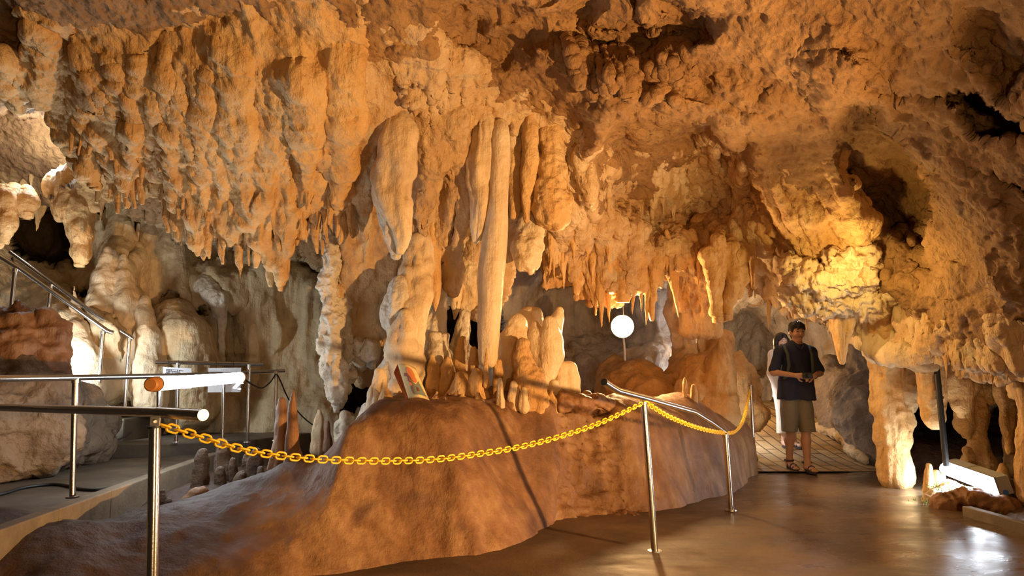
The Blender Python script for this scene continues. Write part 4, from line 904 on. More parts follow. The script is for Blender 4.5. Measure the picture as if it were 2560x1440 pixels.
cluster('stalactite', 'grey-white striped drapery hanging between the thick orange column and the black pipe', 'stalactite',
   [[(2265,830,50,6.9),(2270,900,44,6.9),(2270,980,34,6.9),(2280,1020,8,6.9)], [(2290,850,40,6.9),(2300,930,36,6.9),(2300,1000,12,6.9)], [(2255,900,20,7.0),(2260,1010,8,7.0)]], 'back', k=.05, amps=CURT)
cluster('stalactite', 'ochre drapery with a long point right in front of the black pipe', 'stalactite',
   [[(2310,820,40,6.5),(2318,900,50,6.5),(2325,980,40,6.55),(2332,1040,20,6.6),(2338,1066,5,6.6)], [(2370,860,40,6.5),(2385,940,46,6.5),(2400,1010,20,6.5),(2403,1040,5,6.5)], [(2345,800,60,6.4),(2350,850,30,6.4)]], 'curtain', k=.05, amps=CURT)
cluster('column', 'slender brown pillar with knobbed feet in the dark alcove at right', 'column',
   [[(2440,880,60,6.9),(2445,960,40,6.9),(2448,1040,36,6.9),(2445,1100,44,6.9),(2440,1180,70,6.9)], [(2418,1130,22,6.8),(2420,1180,34,6.8)], [(2470,1150,30,6.8),(2470,1190,44,6.8)]], 'curtain', k=.05, amps=LUMPY)
cluster('stalactite', 'dim ragged draperies hanging in the dark alcove at the right edge', 'stalactite',
   [[(2500,890,60,6.3),(2510,980,46,6.3),(2522,1060,20,6.3),(2525,1130,5,6.3)], [(2555,900,60,6.0),(2545,960,20,6.0),(2543,985,5,6.0)], [(2400,880,60,6.9),(2410,960,40,6.9),(2414,1060,14,6.9),(2420,1090,5,6.9)], [(2475,890,40,6.8),(2480,1000,10,6.8)], [(2600,900,100,5.6),(2600,1100,70,5.6),(2590,1240,60,5.6)], [(2530,880,60,6.6),(2570,1000,60,6.8),(2550,1100,40,6.8),(2545,1180,50,6.8)]], 'curtain', k=.06, amps=CURT)
for i, (x, y0, y1, w_, lab) in enumerate([(2323,1163,1215,15,'pale round-headed stalagmite in front of the dark alcove, tallest of three'),(2340,1180,1218,15,'brown stalagmite in the middle of the three by the dark alcove'),(2356,1188,1222,12,'little white-capped stalagmite nearest the fluorescent box'),(2505,1165,1200,22,'brown pointed stalagmite behind the fluorescent box')]):
    f_('stalagmite', lab, 'stalagmite', [(x, y0, w_*.5, 6.4), (x, y0+8, w_*.9, 6.4), (x, (y0+y1)/2, w_, 6.4), (x, y1+14, w_*1.5, 6.4)], 'curtain', seed=110+i, wob=.25, n=22)
# passage sides
cluster('rock', 'wide smooth pale rock buttress at the right side of the brick path', 'rock', [[(2075,930,60,10.4),(2085,1000,80,10.2),(2095,1060,80,10.0)], [(2165,900,70,9.4),(2160,990,90,9.2),(2175,1060,100,8.9),(2195,1130,70,8.5)], [(2120,960,70,10.0),(2125,1040,90,9.7)]], 'grey', .03, .2, [('f', 1.4, .12, (1,1,1), 4), ('r', 6, .03, (1,1,.4), 3)])
cluster('rock', 'hollowed ochre rock with stalagmite stubs left of the passage', 'rock', [[(1795,860,40,8.6),(1780,930,90,8.5),(1770,1000,110,8.3)], [(1740,930,60,8.2),(1735,1000,90,8.0)], [(1850,890,30,9.4),(1860,960,80,9.2),(1880,1030,80,9.0)]], 'curtain', .022, .10, [('f', 1.8, .10, (1,1,.6), 4), ('r', 6, .035, (1,1,.3), 3), ('r', 16, .012, (1,1,.6), 3)])
cluster('rock', 'broad flank of yellow-brown rock under the spotlight', 'rock', [[(1560,950,100,9.5),(1590,990,140,9.1),(1640,1035,150,8.6)], [(1697,880,40,9.3),(1702,930,80,9.2),(1702,1000,120,8.9)]], 'curtain', .026, .15, [('f', 1.6, .10, (1,1,.8), 4), ('r', 6, .03, (1,1,.3), 3)])
f_('stalagmite', 'pale horned stalagmite pillar at the left of the passage', 'stalagmite', [(1800,855,10,8.0),(1798,890,40,8.0),(1795,950,70,7.95),(1790,1010,90,7.9),(1790,1050,110,7.8)], 'curtain', seed=120, n=40)
for i, (x, y0, y1, w_, lab) in enumerate([(1712,945,1010,12,'thin brown stalagmite in front of the yellow flank, left of two'),(1733,965,1015,16,'thicker brown stalagmite in front of the yellow flank, right of two')]):
    f_('stalagmite', lab, 'stalagmite', [(x, y0, w_*.5, 7.0), (x, y0+10, w_, 7.0), (x, y1, w_*1.3, 7.0), (x, y1+20, w_*1.5, 7.0)], 'curtain', seed=130+i, n=22)

# small drips along the edges of the roof: the same few shapes repeated
protos = []
for i in range(6):
    o = f_('small_stalactite', 'small brown stalactite in the thin fringe hanging from the lower edges of the roof', 'stalactite',
           [(1500,572,34,7.1),(1500,600,23,7.02),(1500,630,14,7.0),(1502,660,8,7.0),(1501,692,3,7.0)], 'curtain', 'small stalactites in the fringe along the roof edges', seed=200+i, n=16, flute=.14, wob=.25)
    protos.append(o)
rc = random.Random(9)
runs = [(1360,1920,100,7.0,(.3,1.15)),(1930,2250,40,7.1,(.3,.9)),(2260,2560,44,5.6,(.2,.55)),(1190,1360,12,7.0,(.5,1.1)),(0,240,16,7.0,(.5,1.1))]
cnt = 0
for x0, x1, n_, Yd0, sc in runs:
    for i in range(n_):
        x = x0+(x1-x0)*(i+rc.random())/n_
        row = rc.choice([0, 0, 26, 54])
        y = float(edge_y(np.array([x]))[0])-8-row
        Yd = float(top_depth(np.array(x), np.array(min(y, y))))-.02
        if cnt < len(protos): o = protos[cnt]
        else: o = protos[cnt % 6].copy(); COL.objects.link(o)
        cnt += 1
        o.location = P(x, y-26, Yd+.06); s_ = sc[0]+(sc[1]-sc[0])*rc.random()**1.8; o.scale = (s_*rc.uniform(.8,1.3), s_*rc.uniform(.8,1.3), s_*rc.uniform(.7,1.35)); o.rotation_euler = (rc.uniform(-.08,.08), rc.uniform(-.08,.08), rc.uniform(0,6.28))
# ------------------------------------------------------------------ rails, chains, lamps, signs
M['steel'] = simple('brushed_steel', (.62,.60,.58), .22, 1.0, bump=.05, bscale=90)
M['steel_dull'] = simple('scuffed_steel', (.50,.47,.44), .32, 1.0, bump=.1, bscale=60)
M['yellow'] = simple('yellow_plastic', (.90,.58,.03), .4)
M['black'] = simple('black_rubber', (.015,.015,.017), .5)
M['tube'] = simple('lit_fluorescent_tube', (1,1,1), .4, emis=(.86,.93,1.0), estr=26)
M['lens'] = simple('lit_lamp_cover', (1,1,1), .4, emis=(.80,.90,1.0), estr=26)
M['bulb'] = simple('lit_spot_bulb', (1,1,1), .4, emis=(1.0,.80,.50), estr=26)
M['cap'] = simple('orange_end_cap', (.62,.26,.07), .5)
M['white_board'] = simple('white_board', (.80,.80,.80), .5)
M['grey_metal'] = simple('grey_painted_metal', (.38,.38,.37), .5)
M['ink'] = simple('black_ink', (.03,.03,.05), .6)
M['moss'] = simple('green_moss', (.12,.35,.04), .9, bump=1, bscale=60)
M['blue'] = simple('blue_sticker', (.05,.15,.55), .5)

def rail(name, label, railpts, posts, r=.019, pr=.019, flange=True, group=None, extra=None):
    """handrail = pipe + posts; railpts (px,py,Y); posts ((px,py,Y) top, (px,py,Y) foot)"""
    foot = P(*posts[0][1]); root = empty(name, foot, label, 'handrail', group)
    mb = MB(); mb.tube([P(*p) for p in railpts], r, 20); mb.build('rail_pipe', M['steel'], root)
    for t, f in posts:
        a, b = P(*t), P(*f)
        mb = MB(); mb.tube([b, b.lerp(a, .25), b.lerp(a, .9), a], pr, 18); o = mb.build('post', M['steel'], root, b)
        mb = MB(); mb.tube([a-(a-b).normalized()*.03, a+(a-b).normalized()*.004], pr*1.15, 16); mb.build('bracket', M['steel_dull'], o)
        if flange:
            mb = MB(); mb.tube([b-Vector((0,0,.004)), b+Vector((0,0,.006)), b+Vector((0,0,.008))], [pr*2.2, pr*2.1, pr*1.2], 18); mb.build('foot_collar', M['steel_dull'], o)
    return root
# nearest rail, ending over the near post
a = P(388, 1052, 2.5); foot = P(379.5, 1470, 2.5); a = P(388, 1052, 2.5)
root = empty('handrail', foot, 'nearest steel handrail at lower left, its post holding one end of the yellow chain', 'handrail')
mb = MB(); mb.tube([P(-140, 1014, 4.3), P(0, 1019, 3.62), P(200, 1024.5, 3.02), P(396, 1031, 2.56)], .0185, 22); mb.build('rail_pipe', M['steel'], root)
mb = MB(); mb.tube([P(396, 1031, 2.56), P(508, 1037.5, 2.36)], .0200, 24); mb.build('rail_sleeve', M['steel_dull'], root)
mb = MB(); mb.tube([foot, foot.lerp(a, .5), a-Vector((0,0,.02))], .0195, 22); po = mb.build('post', M['steel'], root, foot)
mb = MB(); mb.box(P(388, 1052, 2.475), (.036, .006, .036)); mb.build('bracket', M['grey_metal'], po, bevel=.002)
mb = MB(); mb.tube([P(388, 1054, 2.47), P(388, 1054, 2.46)], .006, 10); mb.build('bolt', M['steel_dull'], po)
mb = MB(); mb.tube([P(386, 1066, 2.5), P(386, 1071, 2.5)], .023, 16); mb.build('tie_band', M['black'], po)
for z_ in (1209, 1312, 1418):
    mb = MB(); p_ = P(381, z_, 2.5); mb.tube([p_+Vector((0,-.0185,0)), p_+Vector((0,-.0205,0))], .003, 8); mb.build('drill_hole', M['black'], po)
# middle rail that carries the tube lamp
rail('handrail', 'long middle steel handrail on the left walk that carries the lit tube lamp',
     [(-160,951,3.3),(0,947,3.72),(188,944,4.45),(397,940,5.6),(560,934,6.85),(710,927,7.6)],
     [((188,946,4.45),(181,1243,4.45)),((397,943,5.6),(397,1172,5.6)),((560,937,6.85),(556,1107,6.85)),((690,930,7.3),(689,1101,7.3))], .0195, .018)
rail('handrail', 'short upper steel handrail on two posts from which the white signs hang',
     [(390,905,6.9),(520,908,6.95),(660,911,7.0)], [((446,908,6.92),(440,1105,6.92)),((624,912,6.98),(618,1105,6.98))], .020, .017)
rail('handrail', 'front sloping steel handrail of the stairs climbing to the left',
     [(-60,600,6.5),(0,641,6.6),(60,679,6.7),(268,827,7.0),(283,832,7.02)], [((38,672,6.66),(28,775,6.66)),((258,828,6.98),(242,1013,6.98))], .022, .021)
rail('handrail', 'rear sloping steel handrail of the stairs, ending lower on the right',
     [(24,629,7.0),(130,706,7.1),(230,780,7.2),(333,847,7.3)], [((128,712,7.1),(115,820,7.1)),((324,846,7.28),(312,1018,7.28))], .020, .018)
rr_ = rail('handrail', 'sloping bent steel handrail on the right side of the pedestal rock',
     [(1510,955,4.02),(1526,966,4.1),(1545,977,4.18),(1620,997,4.5),(1735,1030,5.2),(1776,1055,5.5),(1814,1082,5.8)],
     [((1609,998,4.49),(1637,1378,4.49)),((1813,1084,5.8),(1827,1275,5.8))], .0215, .0215)
a, b = P(1877, 965, 8.0), P(1887, 1181, 8.0)
root = empty('chain_post', b, 'slim single steel post at the brick path holding the far end of the chain', 'post')
mb = MB(); mb.tube([b, a], .019, 16); mb.build('post_pipe', M['steel'], root); mb = MB(); mb.tube([a, a+Vector((0,0,.012))], .021, 16); mb.build('post_cap', M['steel_dull'], root)
mb = MB(); mb.tube([b+Vector((0,0,-.004)), b+Vector((0,0,.008))], .045, 16); mb.build('foot_collar', M['steel_dull'], root)

# chains
def link_mesh(L=.046, W=.027, r=.0042):
    pts = []; h = L/2-W/2
    for i in range(8): an = -math.pi/2+math.pi*i/7; pts.append(Vector((h+W/2*math.cos(an)*.92, W/2*math.sin(an), 0)))
    for i in range(8): an = math.pi/2+math.pi*i/7; pts.append(Vector((-h+W/2*math.cos(an)*.92, W/2*math.sin(an), 0)))
    mb = MB(); mb.tube(pts, r, 8, closed=True)
    me = bpy.data.meshes.new('chain_link'); me.from_pydata(mb.v, [], mb.f); me.materials.append(M['yellow']); me.shade_smooth(); return me
LINK = link_mesh()
def chain(label, pts, pitch=.031, s=1.0):
    # spline through the points, then even steps
    pts = [Vector(p) for p in pts]; dense = []
    for i in range(len(pts)-1):
        p0 = pts[max(i-1,0)]; p1 = pts[i]; p2 = pts[i+1]; p3 = pts[min(i+2, len(pts)-1)]
        for k in range(24):
            t = k/24; dense.append(.5*((2*p1)+(-p0+p2)*t+(2*p0-5*p1+4*p2-p3)*t*t+(-p0+3*p1-3*p2+p3)*t**3))
    dense.append(pts[-1]); L = [0]
    for a, b in zip(dense[:-1], dense[1:]): L.append(L[-1]+(b-a).length)
    n = int(L[-1]/pitch); A = np.array([tuple(p) for p in dense])
    C = [Vector([np.interp((i+.5)*pitch, L, A[:,j]) for j in range(3)]) for i in range(n)]
    root = empty('chain', C[0], label, 'chain'); far = MB()
    for i, c in enumerate(C):
        t = (C[min(i+1, n-1)]-C[max(i-1, 0)]).normalized()
        side = t.cross(Vector((0,0,1))).normalized(); up = side.cross(t)
        a_ = R(12 if i % 2 else 82)+random.uniform(-.12, .12)
        y = up*math.cos(a_)+side*math.sin(a_); z = t.cross(y)
        m = Matrix((t, y, z)).transposed()
        if i < 100:
            o = bpy.data.objects.new('chain_link', LINK); COL.objects.link(o); o.parent = root; o.location = c-C[0]; o.rotation_euler = m.to_euler(); o.scale = (s,s,s)
        else: far.add([m @ (v.co*s)+c for v in LINK.vertices], [tuple(p.vertices) for p in LINK.polygons])
    if far.v: o = far.build('chain_links', M['yellow'], root, autos=False); o['kind'] = 'stuff'
    return root
A0, A1 = P(400, 1064, 2.49), P(1605, 1006, 4.45)
cp = []
for x, y in [(400,1062),(500,1092),(600,1122),(700,1139),(800,1148),(900,1152),(1000,1152),(1100,1147),(1200,1134),(1300,1117),(1400,1091),(1500,1057),(1606,1008)]:
    lo, hi = 2.0, 5.0      # the point of the straight plan line that this pixel column sees
    for _ in range(40):
        mid = (lo+hi)/2; p = P(x, y, mid); t = (mid-A0.y)/(A1.y-A0.y); xl = A0.x+(A1.x-A0.x)*t
        u_ = (x-1280)/FPX
        # p.x moves as u*Y ; line moves faster to the right
        if (xl-p.x) < 0: lo = mid
        else: hi = mid
    cp.append(P(x, y, (lo+hi)/2))
chain('long sagging yellow plastic chain between the near post and the pedestal handrail', cp)
chain('short yellow plastic chain drooping from the pedestal handrail to the single post', [P(*p) for p in [(1612,1004,4.47),(1670,1040,4.75),(1740,1068,5.15),(1800,1081,5.6),(1838,1079,6.2),(1858,1050,6.9),(1868,1010,7.5),(1874,975,7.95)]])

# tube lamp on the middle rail
t0, t1 = P(392, 960, 4.55), P(598, 944, 6.25)
root = empty('tube_lamp', t0, 'lit white tube lamp with orange end caps slung under the middle handrail', 'lamp')
mb = MB(); mb.tube([t0, t1], .046, 24); mb.build('tube', M['tube'], root)
d_ = (t1-t0).normalized()
for e_, s_ in ((t0, -1), (t1, 1)):
    mb = MB(); mb.tube([e_, e_+d_*s_*.03, e_+d_*s_*.085, e_+d_*s_*.095], [.049, .049, .046, .036], 22); c_ = mb.build('end_cap', M['cap'], root)
    mb = MB(); mb.tube([e_+d_*s_*.008, e_+d_*s_*.018], .0515, 22); mb.build('clamp_band', M['steel_dull'], c_)
mb = MB(); tt_ = t0.lerp(t1, .985); mb.tube([tt_+Vector((0,0,.03)), tt_+Vector((.03,-.02,-.05)), tt_+Vector((-.02,0,-.09)), tt_+Vector((.03,0,-.11))], [.012,.03,.026,.012], 10); mb.build('plastic_wrap', M['white_board'], root)
# cables
def cable(label, pts, r=.006, closed=False):
    mb = MB(); pp = [Vector(p) for p in pts]; dn = []
    for i in range(len(pp)-1):
        p0 = pp[max(i-1,0)]; p1 = pp[i]; p2 = pp[i+1]; p3 = pp[min(i+2, len(pp)-1)]
        for k in range(10):
            t = k/10; dn.append(.5*((2*p1)+(-p0+p2)*t+(2*p0-5*p1+4*p2-p3)*t*t+(-p0+3*p1-3*p2+p3)*t**3))
    dn.append(pp[-1]); mb.tube(dn, r, 8); o = mb.build('cable', M['black'], None, pp[0]); return tag(o, label, 'cable')
cable('black cable lying in a curve across the left walk', [G(x, y, .312) for x, y in [(-120,1262),(0,1236),(60,1219),(130,1211),(172,1215),(205,1223),(260,1223),(330,1205),(372,1187),(430,1172)]], .011)
cable('thin black cable looping from the tube lamp over the rail end to the rocks', [P(*p) for p in [(614,950,6.3),(632,962,6.6),(655,970,7.0),(676,955,7.25),(690,936,7.28),(700,950,7.3),(715,985,7.4),(730,1010,7.6),(760,1045,7.9),(800,1075,8.0)]], .007)
cable('thin black cable drooping over the stair block to the landing', [P(*p) for p in [(235,1050,7.0),(262,1080,7.0),(285,1100,7.0),(310,1092,7.05),(330,1080,7.1)]], .007)
# signs
def board(c00, c10, c11, c01, th=.004):
    """four corners (tl, tr, br, bl) world -> thin board"""
    n = (c10-c00).cross(c01-c00).normalized()*th
    return [c00, c10, c11, c01, c00+n, c10+n, c11+n, c01+n], [(0,1,2,3),(7,6,5,4),(0,4,5,1),(1,5,6,2),(2,6,7,3),(3,7,4,0)]
def text_on(s, size, origin, xdir, ydir, mat, parent, name='lettering'):
    cu = bpy.data.curves.new(name, 'FONT'); cu.body = s; cu.size = size; cu.extrude = .0008; cu.offset = .0008
    cu.materials.append(mat); o = bpy.data.objects.new(name, cu); COL.objects.link(o)
    bpy.context.view_layer.update(); me = bpy.data.meshes.new_from_object(o); bpy.data.objects.remove(o); o = bpy.data.objects.new(name, me); COL.objects.link(o)
    z = xdir.cross(ydir).normalized(); m = Matrix((xdir.normalized(), ydir.normalized(), z)).transposed()
    base = world_of(parent); o.parent = parent; o.location = Vector(origin)-base; o.rotation_euler = m.to_euler(); return o
Ys = 6.86
root = empty('sign', P(440, 918, Ys), 'white sign board with black Japanese lettering hung left under the upper handrail', 'sign')
mb = MB(); mb.add(*board(P(407,917,Ys), P(479,921,Ys), P(478,972,Ys), P(405,972,Ys))); mb.build('panel', M['white_board'], root, smooth=False)
xd = (P(479,921,Ys)-P(407,917,Ys)).normalized(); yd = Vector((0,0,1)); yd = (yd-xd*yd.dot(xd)).normalized()
text_on('足元に', .056, P(412, 933.5, Ys-.008), xd, yd, M['ink'], root)
for x in (420, 446):
    mb = MB(); mb.tube([P(x, 919, Ys), P(x, 908, 6.88), P(x, 901, 6.9)], .003, 6); mb.build('tie', M['black'], root)
root = empty('sign', P(560, 919, Ys), 'larger white sign board hung right under the upper handrail behind the lamp', 'sign')
mb = MB(); mb.add(*board(P(521,920,Ys), P(603,919,Ys), P(601,980,Ys), P(519,981,Ys))); mb.build('panel', M['white_board'], root, smooth=False)
mb = MB()
for i in range(4): mb.box(P(554+i*4.2, 925, Ys-.006), (.009, .001, .007))
mb.build('small_print', M['grey_metal'], root, smooth=False)
for x in (540, 583):
    mb = MB(); mb.tube([P(x, 922, Ys), P(x, 912, 6.9), P(x, 904, 6.95)], .003, 6); mb.build('tie', M['black'], root)

# illustrated panel on the pedestal
M['paper'] = simple('cream_paper', (.78,.62,.30), .8, spec=.2); M['pap_o'] = simple('orange_print', (.75,.25,.09), .5); M['pap_g'] = simple('grey_green_print', (.22,.27,.22), .5)
M['pap_r'] = simple('dark_red_print', (.25,.05,.03), .5); M['pap_s'] = simple('red_brown_edge', (.34,.08,.02), .95, spec=.05)
def pan(u, v, off=0.0):
    """u 0..1 across, v 0..1 down, on the leaning curled panel"""
    tl, tr, bl, br = (994,910), (1039,921), (1021,996), (1074,1001)
    x = (tl[0]*(1-u)+tr[0]*u)*(1-v)+(bl[0]*(1-u)+br[0]*u)*v; y = (tl[1]*(1-u)+tr[1]*u)*(1-v)+(bl[1]*(1-u)+br[1]*u)*v
    y -= 5*math.sin(math.pi*u); Yp = 5.16-.14*v+.05*(1-math.sin(math.pi*u))
    p = P(x, y, Yp-off); return p
root = empty('picture_panel', pan(.5, 1), 'curled cream picture panel showing an orange-haired figure with a cane, leaning on the pedestal', 'picture')
def patch(u0, u1, v0, v1, mat, off, nm, n=8, shape=None):
    mb = MB(); vs = []; k = 0
    if shape is None:
        for j in range(n+1):
            for i in range(n+1): vs.append(pan(u0+(u1-u0)*i/n, v0+(v1-v0)*j/n, off))
        fs = [(j*(n+1)+i, (j+1)*(n+1)+i, (j+1)*(n+1)+i+1, j*(n+1)+i+1) for j in range(n) for i in range(n)]
    else:
        us = [p[0] for p in shape]; ws = [p[1] for p in shape]; nn = 36; vs = []; fs = []
        def inside(u, v):
            c = False
            for (ax, ay), (bx, by) in zip(shape, shape[1:]+shape[:1]):
                if (ay > v) != (by > v) and u < (bx-ax)*(v-ay)/(by-ay)+ax: c = not c
            return c
        du, dv = (max(us)-min(us))/nn, (max(ws)-min(ws))/nn
        for j in range(nn):
            for i in range(nn):
                u, v = min(us)+du*i, min(ws)+dv*j
                if inside(u+du/2, v+dv/2):
                    b_ = len(vs); vs += [pan(u, v, off), pan(u, v+dv, off), pan(u+du, v+dv, off), pan(u+du, v, off)]; fs.append((b_, b_+1, b_+2, b_+3))
    mb.add(vs, fs); o = mb.build(nm, mat, root, autos=False); s_ = o.modifiers.new('thick', 'SOLIDIFY'); s_.thickness = .002 if shape is None else .0008; return o
patch(0, 1, 0, 1, M['paper'], 0, 'sheet', 12)
def ell(cu_, cv, ru, rv, rot=0, n=20): return [(cu_+ru*math.cos(a)*math.cos(rot)-rv*math.sin(a)*math.sin(rot), cv+ru*math.cos(a)*math.sin(rot)+rv*math.sin(a)*math.cos(rot)) for a in [2*math.pi*i/n for i in range(n)]]
patch(0,0,0,0, M['pap_o'], .005, 'printed_hair', shape=ell(.55, .25, .20, .17))
patch(0,0,0,0, M['pap_o'], .006, 'printed_face', shape=ell(.60, .42, .15, .12))
patch(0,0,0,0, M['pap_g'], .004, 'printed_robe', shape=[(.38,.50),(.62,.60),(.82,.46),(.92,.90),(.30,.92),(.24,.72)])
patch(0,0,0,0, M['pap_r'], .007, 'printed_cane', shape=[(.14,.36),(.18,.27),(.30,.28),(.36,.38),(.34,.48),(.42,.54),(.36,.88),(.30,.88),(.34,.58),(.24,.50),(.28,.40),(.22,.36)])
patch(0,0,0,0, M['pap_o'], .008, 'printed_hand', shape=ell(.33, .60, .07, .05))
patch(0,0,0,0, M['pap_r'], .008, 'printed_emblem', shape=[(.56,.70),(.62,.67),(.68,.70),(.65,.74),(.68,.79),(.55,.79),(.58,.74)])
mb = MB(); e0 = [pan(0, 0, -.002), pan(0, 1, -.002), P(1013, 998, 5.12), P(984, 932, 5.20)]; mb.add(*board(*e0)); mb.build('side_flap', M['pap_s'], root, smooth=False)

# spotlight on the far rocks
c = P(1556, 816, 8.0); root = empty('spotlight', c, 'glaring warm spotlight on a bracket above the rocks right of centre', 'lamp')
dr_ = (Vector((0,0,CAMZ))-c).normalized(); bk_ = -dr_
mb = MB(); mb.tube([c+bk_*.16, c+bk_*.14, c+bk_*.03, c+bk_*.005], [.04,.085,.13,.135], 26); mb.build('housing', M['grey_metal'], root)
mb = MB(); mb.tube([c+bk_*.012, c+dr_*.02, c+dr_*.04, c+dr_*.048], [.128,.118,.08,.02], 26); mb.build('lit_glass', M['bulb'], root)
mb = MB(); mb.tube([c+bk_*.10+Vector((0,0,-.08)), c+bk_*.12+Vector((.02,.02,-.22)), c+bk_*.16+Vector((.03,.05,-.40))], .014, 10); mb.build('bracket', M['grey_metal'], root)
mb = MB(); mb.tube([c+Vector((.03,.08,.10)), P(1557,760,8.05), P(1560,700,7.9), P(1560,640,7.5)], .006, 6); mb.build('cord', M['steel_dull'], root)
lamp('SPOT', 'spotlight_glow', tuple(c+dr_*.35+Vector((0,0,-.05))), 270, (1.0,.60,.25), .10, (2.4,3.0,.9), 150, .5)

# fluorescent box at the right edge of the floor
b0, b1 = Vector((3.98, 5.72, .205)), Vector((4.22, 6.75, .215))
ax = (b1-b0).normalized(); nl = Vector((-ax.y, ax.x, 0)).normalized(); upv = Vector((0,0,1)); nd = (nl-upv*.25).normalized(); un = ax.cross(nd).normalized()
if un.z < 0: un = -un
Rm = Matrix((ax, nd, un)).transposed(); Lb = (b1-b0).length; cc = (b0+b1)/2
root = empty('box_lamp', cc-Vector((0,0,.1)), 'lit fluorescent box lamp with grey metal housing at the right edge of the wet floor', 'lamp')
mb = MB(); mb.box(cc-nd*.03, (Lb, .10, .15), Rm); mb.build('housing', M['grey_metal'], root, smooth=False, bevel=.005)
mb = MB(); fr = []
for s_, t_ in ((1,0),(-1,0)): mb.box(cc+nd*.024+un*(.072*s_), (Lb+.004, .012, .010), Rm)
for s_ in (1,-1): mb.box(cc+nd*.024+ax*((Lb/2)*s_), (.010, .012, .154), Rm)
mb.build('rim', M['steel_dull'], root, smooth=False)
mb = MB(); nseg = 14; vs = []; fs = []
for k in range(nseg+1):
    an = math.pi*k/nseg; rr2 = .062
    for e_ in (-1, 1): vs.append(cc+ax*(e_*(Lb/2-.015))+un*(rr2*math.cos(an))+nd*(.02+.075*math.sin(an)))
fs = [(2*k, 2*k+1, 2*k+3, 2*k+2) for k in range(nseg)]+[tuple(2*k for k in range(nseg+1)), tuple(2*k+1 for k in range(nseg,-1,-1))]
mb.add(vs, fs); mb.build('lit_cover', M['lens'], root)
mb = MB(); mb.tube([b0-nd*.02-un*.055-ax*.001, b0-nd*.02-un*.055-ax*.004], .022, 16); mb.build('blue_sticker', M['blue'], root)
lamp('AREA', 'box_lamp_light', tuple(cc+nd*.13), 24, (.80,.90,1.0), .9, tuple(cc+nd*1.5-Vector((0,0,.15))), size_y=.1).rotation_euler.rotate_axis('Z', 0)

# pipe in the alcove, board at the floor edge, bank of rocks
a, b = P(2336, 862, 6.35), P(2366, 1165, 6.35)
mb = MB(); mb.tube([b, b.lerp(a, .45), a], .026, 16); mb.tube([b.lerp(a, .55), b.lerp(a, .57)], .032, 16); o = mb.build('pipe', M['black'], None, b); tag(o, 'upright black pipe between the ochre draperies at right', 'pipe')
mb = MB(); e0, e1 = Vector((3.56, 5.52, .045)), Vector((3.62, 4.3, .045)); d = (e1-e0).normalized(); n_ = Vector((d.y, -d.x, 0))
mb.box((e0+e1)/2, ((e1-e0).length, .075, .08), Matrix((d, n_, Vector((0,0,1)))).transposed()); o = mb.build('kerb', M['kerb'], None, e0, False, bevel=.006); tag(o, 'straight low kerb beam at the right edge of the wet floor', 'kerb')
edge = [(3.75,2.5),(3.72,4.0),(3.70,4.9),(3.72,5.45),(3.95,6.1),(4.1,6.9),(4.25,7.7),(4.75,9.3),(4.72,10.5),(4.5,12.5)]
def bank(x, y):
    e = np.interp(y, [p[1] for p in edge], [p[0] for p in edge]); p = np.stack([x.ravel(), y.ravel(), np.zeros(x.size)], 1)
    n = (.06*fbm(p, 1.6, 4, .55)+.03*ridged(p, 5, 3)).reshape(x.shape)
    t = np.clip((x-e+.04)/.22, 0, 1); return ground(x, y)-.06+t*(.12+n)+.05*np.clip(x-e-.3, 0, .6)
bk = grid_mesh('rock_bank', 3.4, 8.2, 2.5, 12.4, .035, bank, M['muddy']); tag(bk, 'low dark rough rock bank along the right edge of the floor and path', 'rock')
def wrock(label, pts, mat='muddy', vox=.012, k=.05, amps=None):
    lo = [min(p[0][i]-p[1] for p in pts)-.08 for i in range(3)]; hi = [max(p[0][i]+p[1] for p in pts)+.08 for i in range(3)]
    F = Field(lo, hi, vox)
    for (p, r), (q2, r2) in zip(pts[:-1], pts[1:]): F.cone(Vector(p), Vector(q2), r, r2, k, (1,1))
    v, q = F.mesh(); v = rough_up(v, q, amps or [('f', 5, .03, (1,1,1), 3), ('r', 14, .014, (1,1,1), 3)]); o = np_mesh('rock', v, q, M[mat], None, pts[0][0]); return tag(o, label, 'rock')
wrock('jagged brown rock in the white glare directly under the box lamp', [((3.62,5.86,.03), .10), ((3.82,5.82,.03), .12), ((3.98,5.75,.0), .13)], 'brown')
wrock('flat mossy stone at the foot of the box lamp, farther from the viewer', [((3.70,6.15,.0), .09), ((3.95,6.3,.01), .12), ((4.1,6.6,.01), .10)], 'back')
wrock('reddish rough rock lump between the box lamp and the right edge of the picture', [((4.15,5.3,.0), .14), ((4.3,5.0,.0), .18), ((4.2,4.6,-.02), .12)], 'brown')
rm = random.Random(4); mb = MB()
for c0, n_, sp_ in ((Vector((3.52,5.95,.03)), 60, .06), (Vector((3.72,5.98,.14)), 50, .10), (Vector((3.75,5.62,.02)), 24, .06)):
    for i in range(n_):
        p = c0+Vector((rm.gauss(0,sp_), rm.gauss(0,sp_), rm.uniform(-.02,.01))); h_ = rm.uniform(.012,.035); a_ = rm.uniform(0,6.28); w_ = Vector((math.cos(a_), math.sin(a_), 0))*.004
        tip = p+Vector((rm.uniform(-.015,.015), rm.uniform(-.015,.015), h_)); mb.add([p-w_, p+w_, tip], [(0,1,2)])
o = mb.build('moss', M['moss'], None, (3.6,5.95,.03), False); tag(o, 'bright green moss tufts around the rock under the box lamp', 'moss', kind='stuff')
# rim stones of the path
cluster('rock', 'rounded kerb stone edging the right side of the brick path at its bend', 'rock', [[(2045,1068,22,10.2),(2085,1085,24,9.7),(2115,1098,26,9.3),(2128,1118,26,8.9),(2160,1150,22,8.4)]], 'back', .012, .05)
